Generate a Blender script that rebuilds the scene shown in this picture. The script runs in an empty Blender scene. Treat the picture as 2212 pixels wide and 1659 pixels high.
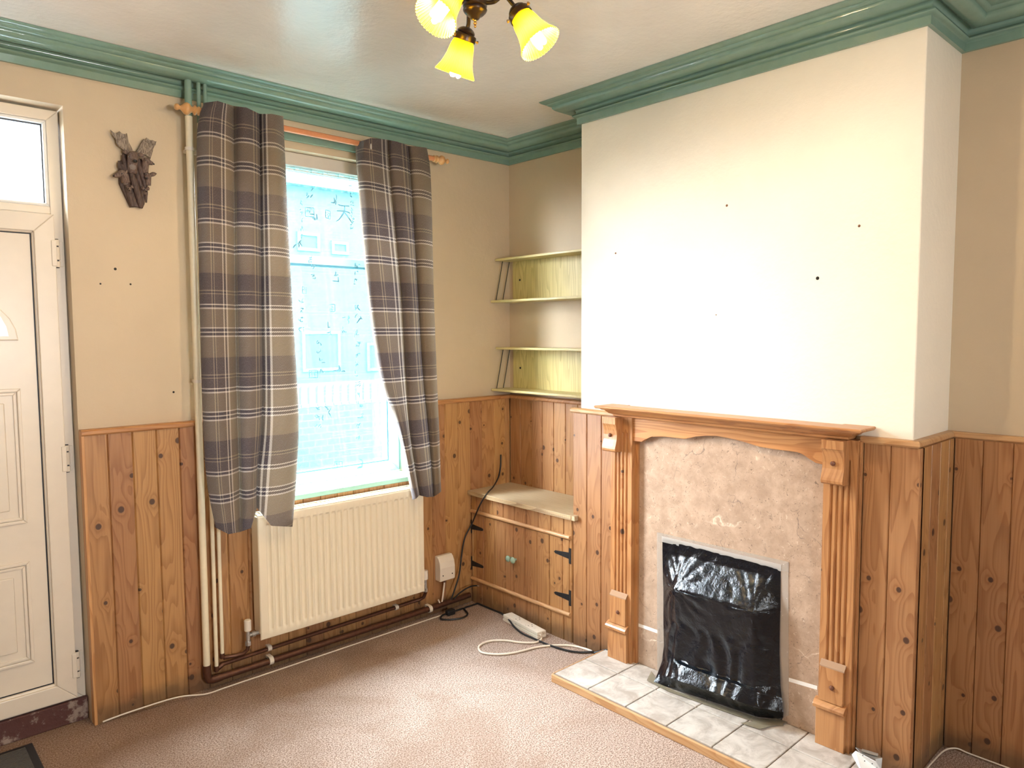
import bpy, bmesh, math, random
from mathutils import Vector, Matrix, noise
random.seed(7)
PI = math.pi
scn = bpy.context.scene
COL = scn.collection

# ------------------------------------------------------------------ camera, world, exposure
W, H = 2212, 1659
CP = Vector((-2.7766, -3.0166, 1.4586))
YAW, PIT, ROL, FPX = math.radians(-42.775), math.radians(-4.062), math.radians(-0.315), 1568.57
_f = Vector((-math.sin(YAW)*math.cos(PIT), math.cos(YAW)*math.cos(PIT), math.sin(PIT)))
_r = Vector((math.cos(YAW), math.sin(YAW), 0)); _u = _r.cross(_f)
RGT = _r*math.cos(ROL) + _u*math.sin(ROL); UPV = -_r*math.sin(ROL) + _u*math.cos(ROL); FWD = _f
cam = bpy.data.cameras.new('camera'); co = bpy.data.objects.new('camera', cam); COL.objects.link(co)
cam.sensor_width = 36; cam.lens = FPX/W*36; cam.clip_start = .05; cam.clip_end = 200
M = Matrix((RGT, UPV, -FWD)).transposed().to_4x4(); M.translation = CP; co.matrix_world = M
scn.camera = co
vs = scn.view_settings; vs.view_transform = 'Standard'; vs.look = 'None'; vs.gamma = 1; vs.use_curve_mapping = False
vs.exposure = 0.12
try:
    scn.cycles.use_denoising = True; scn.cycles.max_bounces = 10; scn.cycles.diffuse_bounces = 6
    scn.cycles.transparent_max_bounces = 16; scn.cycles.sample_clamp_indirect = 12
    scn.cycles.caustics_reflective = False; scn.cycles.caustics_refractive = False
except Exception: pass
wd = bpy.data.worlds.new('overcast_sky'); scn.world = wd; wd.use_nodes = True
_nt = wd.node_tree; _bg = _nt.nodes['Background']
_tc = _nt.nodes.new('ShaderNodeTexCoord'); _sp = _nt.nodes.new('ShaderNodeSeparateXYZ'); _cr = _nt.nodes.new('ShaderNodeValToRGB')
_nt.links.new(_tc.outputs['Generated'], _sp.inputs[0]); _nt.links.new(_sp.outputs['Z'], _cr.inputs[0]); _nt.links.new(_cr.outputs[0], _bg.inputs[0])
_cr.color_ramp.elements[0].color = (.93, .97, 1, 1); _cr.color_ramp.elements[1].color = (.72, .88, 1, 1)
SKY = 104.0
_bg.inputs[1].default_value = SKY
BULB = 1250.0

def portal(name, loc, rot, sx, sy):
    l = bpy.data.lights.new(name, 'AREA'); l.shape = 'RECTANGLE'; l.size = sx; l.size_y = sy
    o = bpy.data.objects.new(name, l); COL.objects.link(o); o.location = loc; o.rotation_euler = rot
    l.cycles.is_portal = True
portal('window_daylight', (-1.145, .26, 1.5), (-PI/2, 0, 0), .97, 1.52)
portal('fanlight_daylight', (-2.6, .16, 2.07), (-PI/2, 0, 0), .9, .4)
portal('rear_added_fill', (-2.0, -4.62, 1.45), (PI/2, 0, 0), .5, .45)  # fill light through an added opening behind the camera, never in view

# ------------------------------------------------------------------ helpers
def ray(px, py): return RGT*((px-W/2)/FPX) - UPV*((py-H/2)/FPX) + FWD
def at(px, py, ax, val):
    r = ray(px, py); t = (val-CP[ax])/r[ax]; return CP + r*t
OFF = {}
def nb(): return bmesh.new()
def link(name, bm, mat, loc=(0,0,0), smooth=False, sharp=None):
    me = bpy.data.meshes.new(name); bmesh.ops.recalc_face_normals(bm, faces=bm.faces[:]) if bm.faces else None
    bm.to_mesh(me); bm.free()
    if Vector(loc).length > 0: me.transform(Matrix.Translation(-Vector(loc)))
    for m in (mat if isinstance(mat, (list, tuple)) else [mat]): me.materials.append(m)
    if smooth:
        me.polygons.foreach_set('use_smooth', [True]*len(me.polygons))
        if sharp is not None:
            try: me.set_sharp_from_angle(angle=math.radians(sharp))
            except Exception: pass
    o = bpy.data.objects.new(name, me); COL.objects.link(o); return o
def thing(name, label, cat, loc, group=None):
    o = bpy.data.objects.new(name, None); COL.objects.link(o); o.location = loc; o.empty_display_size = .05
    OFF[o.name] = Vector(loc); o['label'] = label; o['category'] = cat
    if group: o['group'] = group
    return o
def part(name, bm, mat, parent, smooth=False, sharp=35, label=None):
    off = OFF[parent.name]
    o = link(name, bm, mat, off, smooth, sharp); o.parent = parent; OFF[o.name] = off
    if label: o['label'] = label
    return o
def solo(name, bm, mat, label, cat, loc, group=None, smooth=True, sharp=35):
    o = link(name, bm, mat, loc, smooth, sharp); o.location = loc; o['label'] = label; o['category'] = cat
    if group: o['group'] = group
    OFF[o.name] = Vector(loc); return o
def struct(name, bm, mat, loc=(0,0,0), smooth=False, label=None, cat=None, sharp=35):
    o = link(name, bm, mat, loc, smooth, sharp); o.location = loc; o['kind'] = 'structure'; OFF[o.name] = Vector(loc)
    if label: o['label'] = label
    if cat: o['category'] = cat
    return o
def box(bm, x0, x1, y0, y1, z0, z1, bev=0, seg=2):
    r = bmesh.ops.create_cube(bm, size=1); vs_ = r['verts']
    for v in vs_:
        v.co = Vector(((x0+x1)/2 + v.co.x*(x1-x0), (y0+y1)/2 + v.co.y*(y1-y0), (z0+z1)/2 + v.co.z*(z1-z0)))
    if bev:
        es = list({e for v in vs_ for e in v.link_edges}); bmesh.ops.bevel(bm, geom=es, offset=bev, segments=seg, profile=.5, affect='EDGES')
    return bm
def frames(pts):
    P = [Vector(p) for p in pts]; n = len(P); T = []
    for i in range(n):
        t = P[min(i+1, n-1)] - P[max(i-1, 0)]; T.append(t.normalized() if t.length > 1e-9 else Vector((0,0,1)))
    a = Vector((0,0,1)) if abs(T[0].z) < .9 else Vector((1,0,0))
    N = (a - T[0]*a.dot(T[0])).normalized(); out = []
    for i in range(n):
        N = (N - T[i]*N.dot(T[i])).normalized(); out.append((P[i], T[i], N, T[i].cross(N)))
    return out
def tube(bm, pts, r, seg=10, flat=1.0, cap=True):
    rs = r if isinstance(r, (list, tuple)) else [r]*len(pts); rings = []
    for (p, t, n, b), rr in zip(frames(pts), rs):
        rings.append([bm.verts.new(p + n*math.cos(2*PI*k/seg)*rr + b*math.sin(2*PI*k/seg)*rr*flat) for k in range(seg)])
    for A, B in zip(rings, rings[1:]):
        for k in range(seg): bm.faces.new((A[k], A[(k+1)%seg], B[(k+1)%seg], B[k]))
    if cap: bm.faces.new(rings[0][::-1]); bm.faces.new(rings[-1])
    return bm
def cr(pts, n=8):
    P = [Vector(p) for p in pts]; out = []
    for i in range(len(P)-1):
        a, b, c, d = P[max(i-1,0)], P[i], P[i+1], P[min(i+2, len(P)-1)]
        for k in range(n):
            t = k/n
            out.append(.5*((2*b) + (c-a)*t + (2*a-5*b+4*c-d)*t*t + (3*b-a-3*c+d)*t**3))
    out.append(P[-1]); return out
def lathe(bm, prof, o, axis, seg=24, flute=0, nf=0, cap0=False, cap1=False):
    ax = Vector(axis).normalized(); a = Vector((0,0,1)) if abs(ax.z) < .9 else Vector((1,0,0))
    n = (a-ax*a.dot(ax)).normalized(); b = ax.cross(n); o = Vector(o); rings = []
    for q in prof:
        r, h = q[0], q[1]; fl = q[2] if len(q) > 2 else flute
        rings.append([bm.verts.new(o + ax*h + (n*math.cos(2*PI*k/seg) + b*math.sin(2*PI*k/seg))*r*(1+fl*math.cos(nf*2*PI*k/seg))) for k in range(seg)])
    for A, B in zip(rings, rings[1:]):
        for k in range(seg): bm.faces.new((A[k], A[(k+1)%seg], B[(k+1)%seg], B[k]))
    if cap0: bm.faces.new(rings[0][::-1])
    if cap1: bm.faces.new(rings[-1])
    return bm
def prism(bm, poly, d, bev=0):
    """poly: 3D points (planar), extruded by vector d."""
    d = Vector(d); A = [bm.verts.new(Vector(p)) for p in poly]; B = [bm.verts.new(Vector(p)+d) for p in poly]; n = len(A)
    f = [bm.faces.new(A), bm.faces.new(B[::-1])]
    for i in range(n): f.append(bm.faces.new((A[i], B[i], B[(i+1)%n], A[(i+1)%n])))
    if bev:
        es = [e for e in f[1].edges] + [e for e in f[0].edges]
        bmesh.ops.bevel(bm, geom=es, offset=bev, segments=2, profile=.5, affect='EDGES')
    return bm
def sweep(bm, prof, path, cap=True):
    """prof (offset to the right of the path, z) swept along plan path with mitred corners."""
    P = [Vector((p[0], p[1])) for p in path]; n = len(P); rings = []
    for i in range(n):
        ns = []
        if i > 0: d = (P[i]-P[i-1]).normalized(); ns.append(Vector((d.y, -d.x)))
        if i < n-1: d = (P[i+1]-P[i]).normalized(); ns.append(Vector((d.y, -d.x)))
        m = ns[0] if len(ns) == 1 else (ns[0]+ns[1])/(1+ns[0].dot(ns[1]))
        rings.append([bm.verts.new((P[i].x+m.x*o, P[i].y+m.y*o, z)) for o, z in prof])
    k = len(prof)
    for A, B in zip(rings, rings[1:]):
        for j in range(k): bm.faces.new((A[j], A[(j+1)%k], B[(j+1)%k], B[j]))
    if cap: bm.faces.new(rings[0][::-1]); bm.faces.new(rings[-1])
    return bm
def panel(bm, ax, a, b, z0, z1, plane, out, w=.085, th=.014, g=.0035):
    """Vertical tongue and groove boards from a to b along axis ax; front face at `plane`, facing `out` along the other axis."""
    s = 1 if b > a else -1; h = a
    def P(hh, d, z):
        q = plane - out*d
        return (hh, q, z) if ax == 'x' else (q, hh, z)
    while (b-h)*s > 1e-4:
        e = h+s*w
        if (b-e)*s < .012: e = b
        pts = [(h, th), (h, .005), (h+s*g, 0), (e-s*g, 0), (e, .005), (e, th)]
        lo = [bm.verts.new(P(x, d, z0)) for x, d in pts]; hi = [bm.verts.new(P(x, d, z1)) for x, d in pts]
        n = len(pts)
        for i in range(n): bm.faces.new((lo[i], lo[(i+1)%n], hi[(i+1)%n], hi[i]))
        bm.faces.new(lo[::-1]); bm.faces.new(hi); h = e
    return bm
def ell(bm, c, r, rot=None, seg=14):
    m = Matrix.Translation(Vector(c)) @ (rot.to_4x4() if rot else Matrix.Identity(4)) @ Matrix.Diagonal((*r, 1))
    bmesh.ops.create_uvsphere(bm, u_segments=seg, v_segments=max(6, seg//2+2), radius=1, matrix=m); return bm

# ------------------------------------------------------------------ materials
class NT:
    def __init__(s, name):
        s.m = bpy.data.materials.new(name); s.m.use_nodes = True; s.t = s.m.node_tree; s.b = s.t.nodes['Principled BSDF']; s.out = s.t.nodes['Material Output']
    def n(s, typ, **kw):
        x = s.t.nodes.new(typ)
        for k, v in kw.items(): setattr(x, k, v)
        return x
    def put(s, sock, v):
        if isinstance(v, bpy.types.NodeSocket): s.t.links.new(v, sock)
        elif isinstance(v, (tuple, list)) and len(v) == 3 and sock.type == 'RGBA': sock.default_value = (*v, 1)
        else: sock.default_value = v
    def ma(s, op, a, b=0.0, c=0.0, clamp=False):
        x = s.n('ShaderNodeMath', operation=op); x.use_clamp = clamp
        for i, v in enumerate((a, b, c)): s.put(x.inputs[i], v)
        return x.outputs[0]
    def add(s, a, b): return s.ma('ADD', a, b)
    def mul(s, a, b): return s.ma('MULTIPLY', a, b)
    def sstep(s, v, a, b):
        x = s.n('ShaderNodeMapRange', interpolation_type='SMOOTHSTEP'); s.put(x.inputs[0], v); x.inputs[1].default_value = a; x.inputs[2].default_value = b
        return x.outputs[0]
    def comb(s, x=0.0, y=0.0, z=0.0):
        q = s.n('ShaderNodeCombineXYZ')
        for i, v in enumerate((x, y, z)): s.put(q.inputs[i], v)
        return q.outputs[0]
    def obj(s): return s.n('ShaderNodeTexCoord').outputs['Object']
    def uv(s): return s.n('ShaderNodeTexCoord').outputs['UV']
    def sep(s, v): q = s.n('ShaderNodeSeparateXYZ'); s.put(q.inputs[0], v); return q.outputs
    def noise(s, vec, scale, det=3, rough=.5, dist=0, col=False):
        q = s.n('ShaderNodeTexNoise'); s.put(q.inputs['Vector'], vec); q.inputs['Scale'].default_value = scale
        q.inputs['Detail'].default_value = det; q.inputs['Roughness'].default_value = rough; q.inputs['Distortion'].default_value = dist
        return q.outputs['Color' if col else 'Fac']
    def mix(s, f, a, b, typ='MIX'):
        q = s.n('ShaderNodeMix', data_type='RGBA', blend_type=typ); s.put(q.inputs[0], f); s.put(q.inputs[6], a); s.put(q.inputs[7], b)
        return q.outputs[2]
    def bump(s, h, st=.2, d=.01):
        q = s.n('ShaderNodeBump'); s.put(q.inputs['Height'], h); q.inputs['Strength'].default_value = st; q.inputs['Distance'].default_value = d
        s.t.links.new(q.outputs[0], s.b.inputs['Normal']); return q.outputs[0]
    def set(s, **kw):
        for k, v in kw.items(): s.put(s.b.inputs[k.replace('_', ' ')], v)
        return s
def plain(name, col, rough=.5, metal=0, var=.06, scale=30, bump=0, spec=.5):
    t = NT(name); o = t.obj(); n = t.noise(o, scale, 3)
    c = t.mix(n, tuple(x*(1-var) for x in col), tuple(min(1, x*(1+var)) for x in col))
    t.set(Base_Color=c, Roughness=rough, Metallic=metal); t.b.inputs['Specular IOR Level'].default_value = spec
    if bump: t.bump(n, bump, .002)
    return t.m
def plaster(name, col, rough=.55, mott=.05, bump=.12, stain=None):
    t = NT(name); o = t.obj(); n = t.noise(o, 3.2, 5, .6); f = t.noise(o, 45, 4, .6)
    c = t.mix(t.sstep(n, .3, .7), tuple(x*(1-mott) for x in col), col)
    if stain:
        sc = t.noise(o, 9, 6, .75, 1.5); k = t.sstep(sc, .66, .74)
        c = t.mix(t.mul(k, .5), c, stain)
    t.set(Base_Color=c, Roughness=rough); t.bump(t.add(f, t.mul(n, 2.0)), bump, .01); return t.m
def wood(name, axis, light, mid, dark, w=0.0, rough=.42, knots=.5, fine=1.0, dirt=0.0, seed=0.0):
    t = NT(name); x, y, z = t.sep(t.obj())
    if axis == 'z': u, v = t.add(x, y), z
    elif axis == 'y': u, v = t.add(x, z), y
    else: u, v = t.add(y, z), x
    u = t.add(u, seed*.61)
    if w:
        idx = t.ma('FLOOR', t.ma('DIVIDE', t.add(u, -seed*.61 + .0004), w)); q = t.n('ShaderNodeTexWhiteNoise', noise_dimensions='1D'); t.put(q.inputs['W'], t.add(idx, seed)); rnd = q.outputs['Value']
    else: idx = t.ma('MULTIPLY', 0.0, 0.0); rnd = .5
    uu = t.add(u, t.mul(idx, 7.31)); vv = t.add(v, t.mul(idx, 3.17))
    vo = t.n('ShaderNodeTexVoronoi', voronoi_dimensions='2D'); t.put(vo.inputs['Vector'], t.comb(t.mul(uu, 8.5), t.mul(vv, 5.0))); vo.inputs['Scale'].default_value = 1; vo.inputs['Randomness'].default_value = .85
    # true metric distance to the knot centre
    vx, vy, _ = t.sep(vo.outputs['Position'])
    dx = t.add(uu, t.mul(vx, -1/8.5)); dy = t.add(vv, t.mul(vy, -1/5.0))
    d = t.ma('SQRT', t.add(t.mul(dx, dx), t.mul(t.mul(dy, dy), .75)))
    kr = t.sep(vo.outputs['Color'])
    on = t.ma('GREATER_THAN', kr[0], 1-knots); rk = t.add(.0045, t.mul(kr[1], .007))
    dn = t.ma('DIVIDE', d, rk)
    kn = t.mul(on, t.ma('SUBTRACT', 1.0, t.sstep(dn, .75, 1.15)))
    halo = t.mul(on, t.ma('POWER', 2.718, t.mul(t.mul(dn, dn), -.12)))
    n1 = t.noise(t.comb(t.mul(uu, 9.0), t.mul(vv, .9), 0), 1, 2, .5)
    ph = t.add(t.add(t.mul(n1, 15.0), t.mul(uu, 28.0)), t.mul(halo, 1.6))
    sw = t.ma('FRACT', ph); line = t.mul(t.sstep(sw, .35, .95), t.ma('SUBTRACT', 1.0, t.sstep(sw, .95, 1.0)))
    fb = t.noise(t.comb(t.mul(uu, 160.0), t.mul(vv, 3.0), 0), 1, 3, .6)
    g = t.add(t.mul(line, .62*fine), t.mul(t.sstep(fb, .35, .75), .38))
    c = t.mix(g, light, mid)
    c = t.mix(t.mul(halo, .45), c, mid)
    c = t.mix(t.mul(kn, .92), c, dark)
    if w:
        hs = t.n('ShaderNodeHueSaturation'); t.put(hs.inputs['Color'], c); t.put(hs.inputs['Value'], t.add(.86, t.mul(rnd, .26))); t.put(hs.inputs['Hue'], t.add(.492, t.mul(rnd, .014))); c = hs.outputs[0]
    if dirt:
        dd = t.mul(t.ma('SUBTRACT', 1.0, t.sstep(t.add(z, t.mul(t.noise(t.obj(), 12, 4), -.09)), -.02, .06)), dirt)
        c = t.mix(dd, c, (.06, .045, .03))
    t.set(Base_Color=c, Roughness=rough); t.bump(t.add(t.mul(g, -.5), t.mul(kn, -.8)), .12, .003); return t.m

CREAM_SHADED = plaster('cream_paint_shaded', (.53, .425, .29), .5, .06, .10, (.50, .40, .26))  # same cream as the chimney breast, darkened for walls in weaker light
CREAM_LIT = plaster('cream_paint_lit', (.84, .775, .645), .42, .05, .14)  # lighter copy of the wall cream, window brightness painted into the colour
CEIL = plaster('gloss_white_ceiling_paint', (.83, .79, .735), .22, .06, .17); CEIL.node_tree.nodes['Principled BSDF'].inputs['Specular IOR Level'].default_value = .85
GREEN = NT('glossy_green_paint'); _o = GREEN.obj(); _n = GREEN.noise(_o, 25, 4, .6)
GREEN.set(Base_Color=GREEN.mix(_n, (.150, .245, .195), (.20, .31, .25)), Roughness=.12); GREEN.bump(_n, .10, .01); GREEN = GREEN.m
P_L, P_M, P_D = (.405, .212, .084), (.27, .122, .042), (.055, .024, .014)
PINE = wood('knotty_pine_boards', 'z', P_L, P_M, P_D, w=.085, knots=.82, dirt=.6, fine=1.05)
PINE_Z = wood('pine_upright', 'z', (.56, .30, .125), (.38, .165, .055), P_D, knots=.10, seed=2)
PINE_Y = wood('pine_lengthways', 'y', (.52, .31, .15), (.40, .20, .08), P_D, knots=.08, seed=4)
PINE_X = wood('pine_crossways', 'x', (.46, .225, .085), (.32, .13, .042), P_D, knots=.08, seed=5)
MANT = wood('mantel_pine', 'y', (.47, .225, .085), (.30, .115, .038), P_D, knots=.03, rough=.34, seed=9)
MANT_Z = wood('mantel_pine_upright', 'z', (.44, .215, .085), (.285, .112, .038), (.035, .02, .018), knots=.16, rough=.34, seed=11)
BIRCH = wood('worn_ply_top', 'y', (.47, .37, .24), (.36, .265, .155), (.2, .13, .07), knots=0, fine=.4, rough=.6, seed=3)
BIRCH_E = wood('ply_edge', 'y', (.55, .40, .22), (.30, .19, .09), (.2, .1, .05), knots=0, fine=1.2, rough=.5, seed=1)
YELL = wood('yellow_woodgrain_laminate', 'z', (.56, .47, .19), (.33, .265, .085), (.2, .15, .05), knots=0, fine=.8, rough=.4, seed=6)
YELL_Y = wood('yellow_laminate_shelf', 'y', (.58, .50, .24), (.42, .35, .14), (.2, .15, .05), knots=0, fine=.5, rough=.35, seed=7)
UPVC = plain('cream_white_upvc', (.72, .65, .55), .32, 0, .05, 18)
UPVC_W = plain('white_upvc', (.80, .80, .78), .3, 0, .03, 12)
RADW = plain('cream_radiator_enamel', (.76, .68, .52), .38, 0, .03, 14)
PIPEC = plain('cream_painted_pipe', (.76, .68, .50), .35, 0, .06, 60)
PIPEG = plain('green_painted_pipe', (.17, .27, .22), .2, 0, .08, 40)
COPPER = plain('tarnished_copper', (.12, .055, .035), .42, .7, .45, 60)
CHROME = plain('dull_chrome', (.55, .55, .53), .3, .9, .1, 60)
BLACK = plain('black_painted_iron', (.012, .012, .013), .5, .2, .2, 60)
BLACKC = plain('black_rubber_flex', (.010, .011, .013), .42, 0, .1, 60)
WHITEC = plain('off_white_flex', (.72, .64, .53), .45, 0, .06, 60)
WPLAST = plain('aged_white_plastic', (.72, .65, .54), .35, 0, .03, 20)
SEAL = plain('black_gasket', (.006, .006, .012), .5)
KNOBG = plain('pale_green_knob', (.27, .37, .28), .25, 0, .06, 90)
RODW = plain('varnished_pole', (.52, .20, .085), .25, 0, .12, 70)
FINW = plain('varnished_finial', (.52, .27, .10), .28, 0, .12, 70)
HOLE = plain('dark_hole', (.015, .012, .01), .9)
PLUG = plain('brown_wall_plug', (.20, .085, .04), .6)
DARKM = plain('antique_bronze', (.022, .013, .009), .32, .6, .3, 80)
GOLD = plain('aged_brass', (.42, .26, .09), .25, .9, .2, 80)
RED = NT('red_painted_step'); _o = RED.obj(); _n = RED.noise(_o, 14, 6, .7)
RED.set(Base_Color=RED.mix(RED.sstep(_n, .55, .66), (.085, .030, .026), (.30, .23, .19)), Roughness=.7); RED.bump(_n, .5, .02); RED = RED.m

def carpet_mat():
    t = NT('beige_carpet_pile'); o = t.obj(); f = t.noise(o, 190, 3, .75); m = t.noise(o, 70, 3, .6); l = t.noise(o, 2.2, 5, .65, .6); s2 = t.noise(o, 26, 4, .7)
    c = t.mix(t.sstep(f, .36, .64), (.17, .108, .080), (.64, .50, .42))
    c = t.mix(t.mul(t.sstep(l, .42, .66), .34), c, (.22, .13, .08))
    c = t.mix(t.mul(t.sstep(s2, .64, .74), .28), c, (.20, .12, .08))
    c = t.mix(t.mul(t.sstep(m, .55, .8), .3), c, (.60, .48, .41))
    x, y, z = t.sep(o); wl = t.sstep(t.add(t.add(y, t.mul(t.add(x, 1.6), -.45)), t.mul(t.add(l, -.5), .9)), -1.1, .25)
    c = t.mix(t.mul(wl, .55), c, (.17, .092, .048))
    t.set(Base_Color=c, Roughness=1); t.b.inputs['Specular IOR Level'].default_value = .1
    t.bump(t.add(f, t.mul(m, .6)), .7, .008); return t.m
def marble_mat():
    t = NT('beige_marble'); o = t.obj(); wv = t.noise(o, 3, 5, .6, 0, True)
    x = t.n('ShaderNodeVectorMath', operation='MULTIPLY_ADD'); t.put(x.inputs[0], wv); x.inputs[1].default_value = (.35, .35, .35); t.put(x.inputs[2], o); q = x.outputs[0]
    n = t.noise(o, 16, 7, .75, .2); c = t.mix(t.sstep(n, .3, .7), (.325, .222, .155), (.455, .325, .235))
    def vein(sc, wdt, mask, mlo):
        e = t.n('ShaderNodeTexVoronoi', feature='DISTANCE_TO_EDGE'); t.put(e.inputs['Vector'], q); e.inputs['Scale'].default_value = sc
        return t.mul(t.ma('SUBTRACT', 1.0, t.sstep(e.outputs[0], 0, wdt)), t.sstep(t.noise(o, mask, 3), mlo, mlo+.12))
    c = t.mix(t.mul(vein(3.6, .022, 5, .56), .75), c, (.78, .66, .52))
    c = t.mix(t.mul(vein(5.0, .012, 6, .52), .8), c, (.16, .115, .095))
    fl = t.noise(o, 75, 4, .7, 1.6); c = t.mix(t.mul(t.sstep(fl, .60, .66), .8), c, (.12, .08, .06)); f2 = t.noise(o, 34, 5, .7, 2.5); c = t.mix(t.mul(t.sstep(f2, .63, .67), .5), c, (.72, .60, .47))
    t.set(Base_Color=c, Roughness=.32); t.bump(fl, .04, .003); return t.m
def tile_mat():
    t = NT('pale_mottled_tile'); o = t.obj(); n = t.noise(o, 11, 6, .7, .6); f = t.noise(o, 60, 4, .7)
    c = t.mix(t.sstep(n, .35, .66), (.56, .51, .455), (.35, .30, .255)); c = t.mix(t.mul(t.sstep(f, .62, .75), .35), c, (.30, .25, .21))
    t.set(Base_Color=c, Roughness=.4); t.bump(f, .06, .003); return t.m
def bag_mat():
    t = NT('black_plastic_film'); o = t.obj(); a = t.noise(o, 30, 4, .6, 1.5); b = t.noise(o, 85, 3, .6, .8)
    t.set(Base_Color=(.002, .003, .0055), Roughness=.17); t.b.inputs['Specular IOR Level'].default_value = .42
    t.bump(t.add(a, t.mul(b, .35)), .3, .010); return t.m
def film_mat(name, col, alpha, rough=.2):
    t = NT(name); t.set(Base_Color=col, Roughness=rough); t.bump(t.noise(t.obj(), 60, 3), .3, .004)
    tr = t.n('ShaderNodeBsdfTransparent'); mx = t.n('ShaderNodeMixShader'); mx.inputs[0].default_value = alpha
    t.t.links.new(tr.outputs[0], mx.inputs[1]); t.t.links.new(t.b.outputs[0], mx.inputs[2]); t.t.links.new(mx.outputs[0], t.out.inputs[0]); return t.m
def glass_mat(name, tint=(1, 1, 1), refl=.07, rough=.02, bump=0):
    t = NT(name); gl = t.n('ShaderNodeBsdfGlossy'); gl.inputs['Roughness'].default_value = rough; tr = t.n('ShaderNodeBsdfTransparent'); tr.inputs[0].default_value = (*tint, 1)
    mx = t.n('ShaderNodeMixShader'); mx.inputs[0].default_value = refl
    t.t.links.new(tr.outputs[0], mx.inputs[1]); t.t.links.new(gl.outputs[0], mx.inputs[2]); t.t.links.new(mx.outputs[0], t.out.inputs[0]); return t.m
def obscure_mat():
    t = NT('obscure_glass'); tl = t.n('ShaderNodeBsdfTranslucent'); tl.inputs[0].default_value = (.85, .92, 1, 1); tr = t.n('ShaderNodeBsdfTransparent')
    gl = t.n('ShaderNodeBsdfGlossy'); gl.inputs['Roughness'].default_value = .12; m1 = t.n('ShaderNodeMixShader'); m2 = t.n('ShaderNodeMixShader')
    m1.inputs[0].default_value = .35; m2.inputs[0].default_value = .05
    t.t.links.new(tr.outputs[0], m1.inputs[1]); t.t.links.new(tl.outputs[0], m1.inputs[2]); t.t.links.new(m1.outputs[0], m2.inputs[1]); t.t.links.new(gl.outputs[0], m2.inputs[2])
    t.t.links.new(m2.outputs[0], t.out.inputs[0]); return t.m
def net_mat(alpha=.34):
    t = NT('white_voile'); u = t.sep(t.obj()); n = t.noise(t.obj(), 500, 2)
    t.set(Base_Color=(.80, .93, .95), Roughness=.9); tl = t.n('ShaderNodeBsdfTranslucent'); tl.inputs[0].default_value = (.12, .78, .86, 1)
    df = t.n('ShaderNodeBsdfDiffuse'); df.inputs[0].default_value = (.30, .80, .86, 1)
    m1 = t.n('ShaderNodeMixShader'); m1.inputs[0].default_value = .55; t.t.links.new(df.outputs[0], m1.inputs[1]); t.t.links.new(tl.outputs[0], m1.inputs[2])
    tr = t.n('ShaderNodeBsdfTransparent'); mx = t.n('ShaderNodeMixShader'); t.put(mx.inputs[0], t.add(alpha-.06, t.mul(n, .12)))
    t.t.links.new(tr.outputs[0], mx.inputs[1]); t.t.links.new(m1.outputs[0], mx.inputs[2]); t.t.links.new(mx.outputs[0], t.out.inputs[0]); return t.m
def plaid_mat():
    t = NT('grey_beige_tartan_weave'); u, v, _ = t.sep(t.uv())
    def ramp(val):
        q = t.n('ShaderNodeValToRGB'); t.put(q.inputs[0], val); r = q.color_ramp; r.interpolation = 'CONSTANT'
        D, Bg, L, K, Y = (.058, .042, .043, 1), (.165, .122, .080, 1), (.52, .45, .385, 1), (.034, .026, .034, 1), (.24, .19, .13, 1)
        st = [(0, D), (.197, Y), (.213, K), (.235, Y), (.25, D), (.36, L), (.376, K), (.406, L), (.424, Bg), (.64, L), (.656, K), (.688, L), (.706, K), (.737, L), (.755, Bg)]
        r.elements[0].position, r.elements[0].color = st[0]; r.elements[1].position, r.elements[1].color = st[1]
        for p, c in st[2:]: e = r.elements.new(p); e.color = c
        return q.outputs[0]
    weft = ramp(t.ma('FRACT', v)); warp = ramp(t.ma('FRACT', t.add(u, 4.0)))
    tw = t.ma('FRACT', t.mul(t.add(u, v), .3255/.0062)); tf = t.sstep(t.ma('ABSOLUTE', t.add(tw, -.5)), .15, .35)
    c = t.mix(t.add(.20, t.mul(tf, .6)), weft, warp)
    f = t.noise(t.comb(t.mul(u, 330.), t.mul(v, 60.), 0), 1, 2); c = t.mix(t.mul(t.sstep(f, .45, .8), .25), c, (.33, .30, .28))
    t.set(Base_Color=c, Roughness=.8); t.b.inputs['Specular IOR Level'].default_value = .3; t.b.inputs['Sheen Weight'].default_value = .1
    t.bump(t.add(tf, f), .3, .002)
    tl = t.n('ShaderNodeBsdfTranslucent'); t.put(tl.inputs[0], c); mx = t.n('ShaderNodeMixShader'); mx.inputs[0].default_value = .07
    t.t.links.new(t.b.outputs[0], mx.inputs[1]); t.t.links.new(tl.outputs[0], mx.inputs[2]); t.t.links.new(mx.outputs[0], t.out.inputs[0]); return t.m
def shade_mat():
    t = NT('amber_ribbed_glass'); tl = t.n('ShaderNodeBsdfTranslucent'); tl.inputs[0].default_value = (.26, .185, .0026, 1)
    t.set(Base_Color=(.45, .33, .0030), Roughness=.4); t.b.inputs['Specular IOR Level'].default_value = .06; mx = t.n('ShaderNodeMixShader'); mx.inputs[0].default_value = .55
    t.t.links.new(t.b.outputs[0], mx.inputs[1]); t.t.links.new(tl.outputs[0], mx.inputs[2]); t.t.links.new(mx.outputs[0], t.out.inputs[0]); return t.m
def bulb_mat():
    t = NT('lit_lamp_tube'); e = t.n('ShaderNodeEmission'); e.inputs[0].default_value = (1, .76, .48, 1); e.inputs[1].default_value = BULB
    t.t.links.new(e.outputs[0], t.out.inputs[0]); return t.m
def deer_mat(name, a, b, ax=2):
    t = NT(name); o = t.obj(); x, y, z = t.sep(o); n = t.noise(t.comb(t.mul(x, 300.), t.mul(y, 300.), t.mul(z, 40.)), 1, 3, .6)
    t.set(Base_Color=t.mix(t.sstep(n, .35, .65), a, b), Roughness=.6); t.bump(n, .5, .004); return t.m
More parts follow.
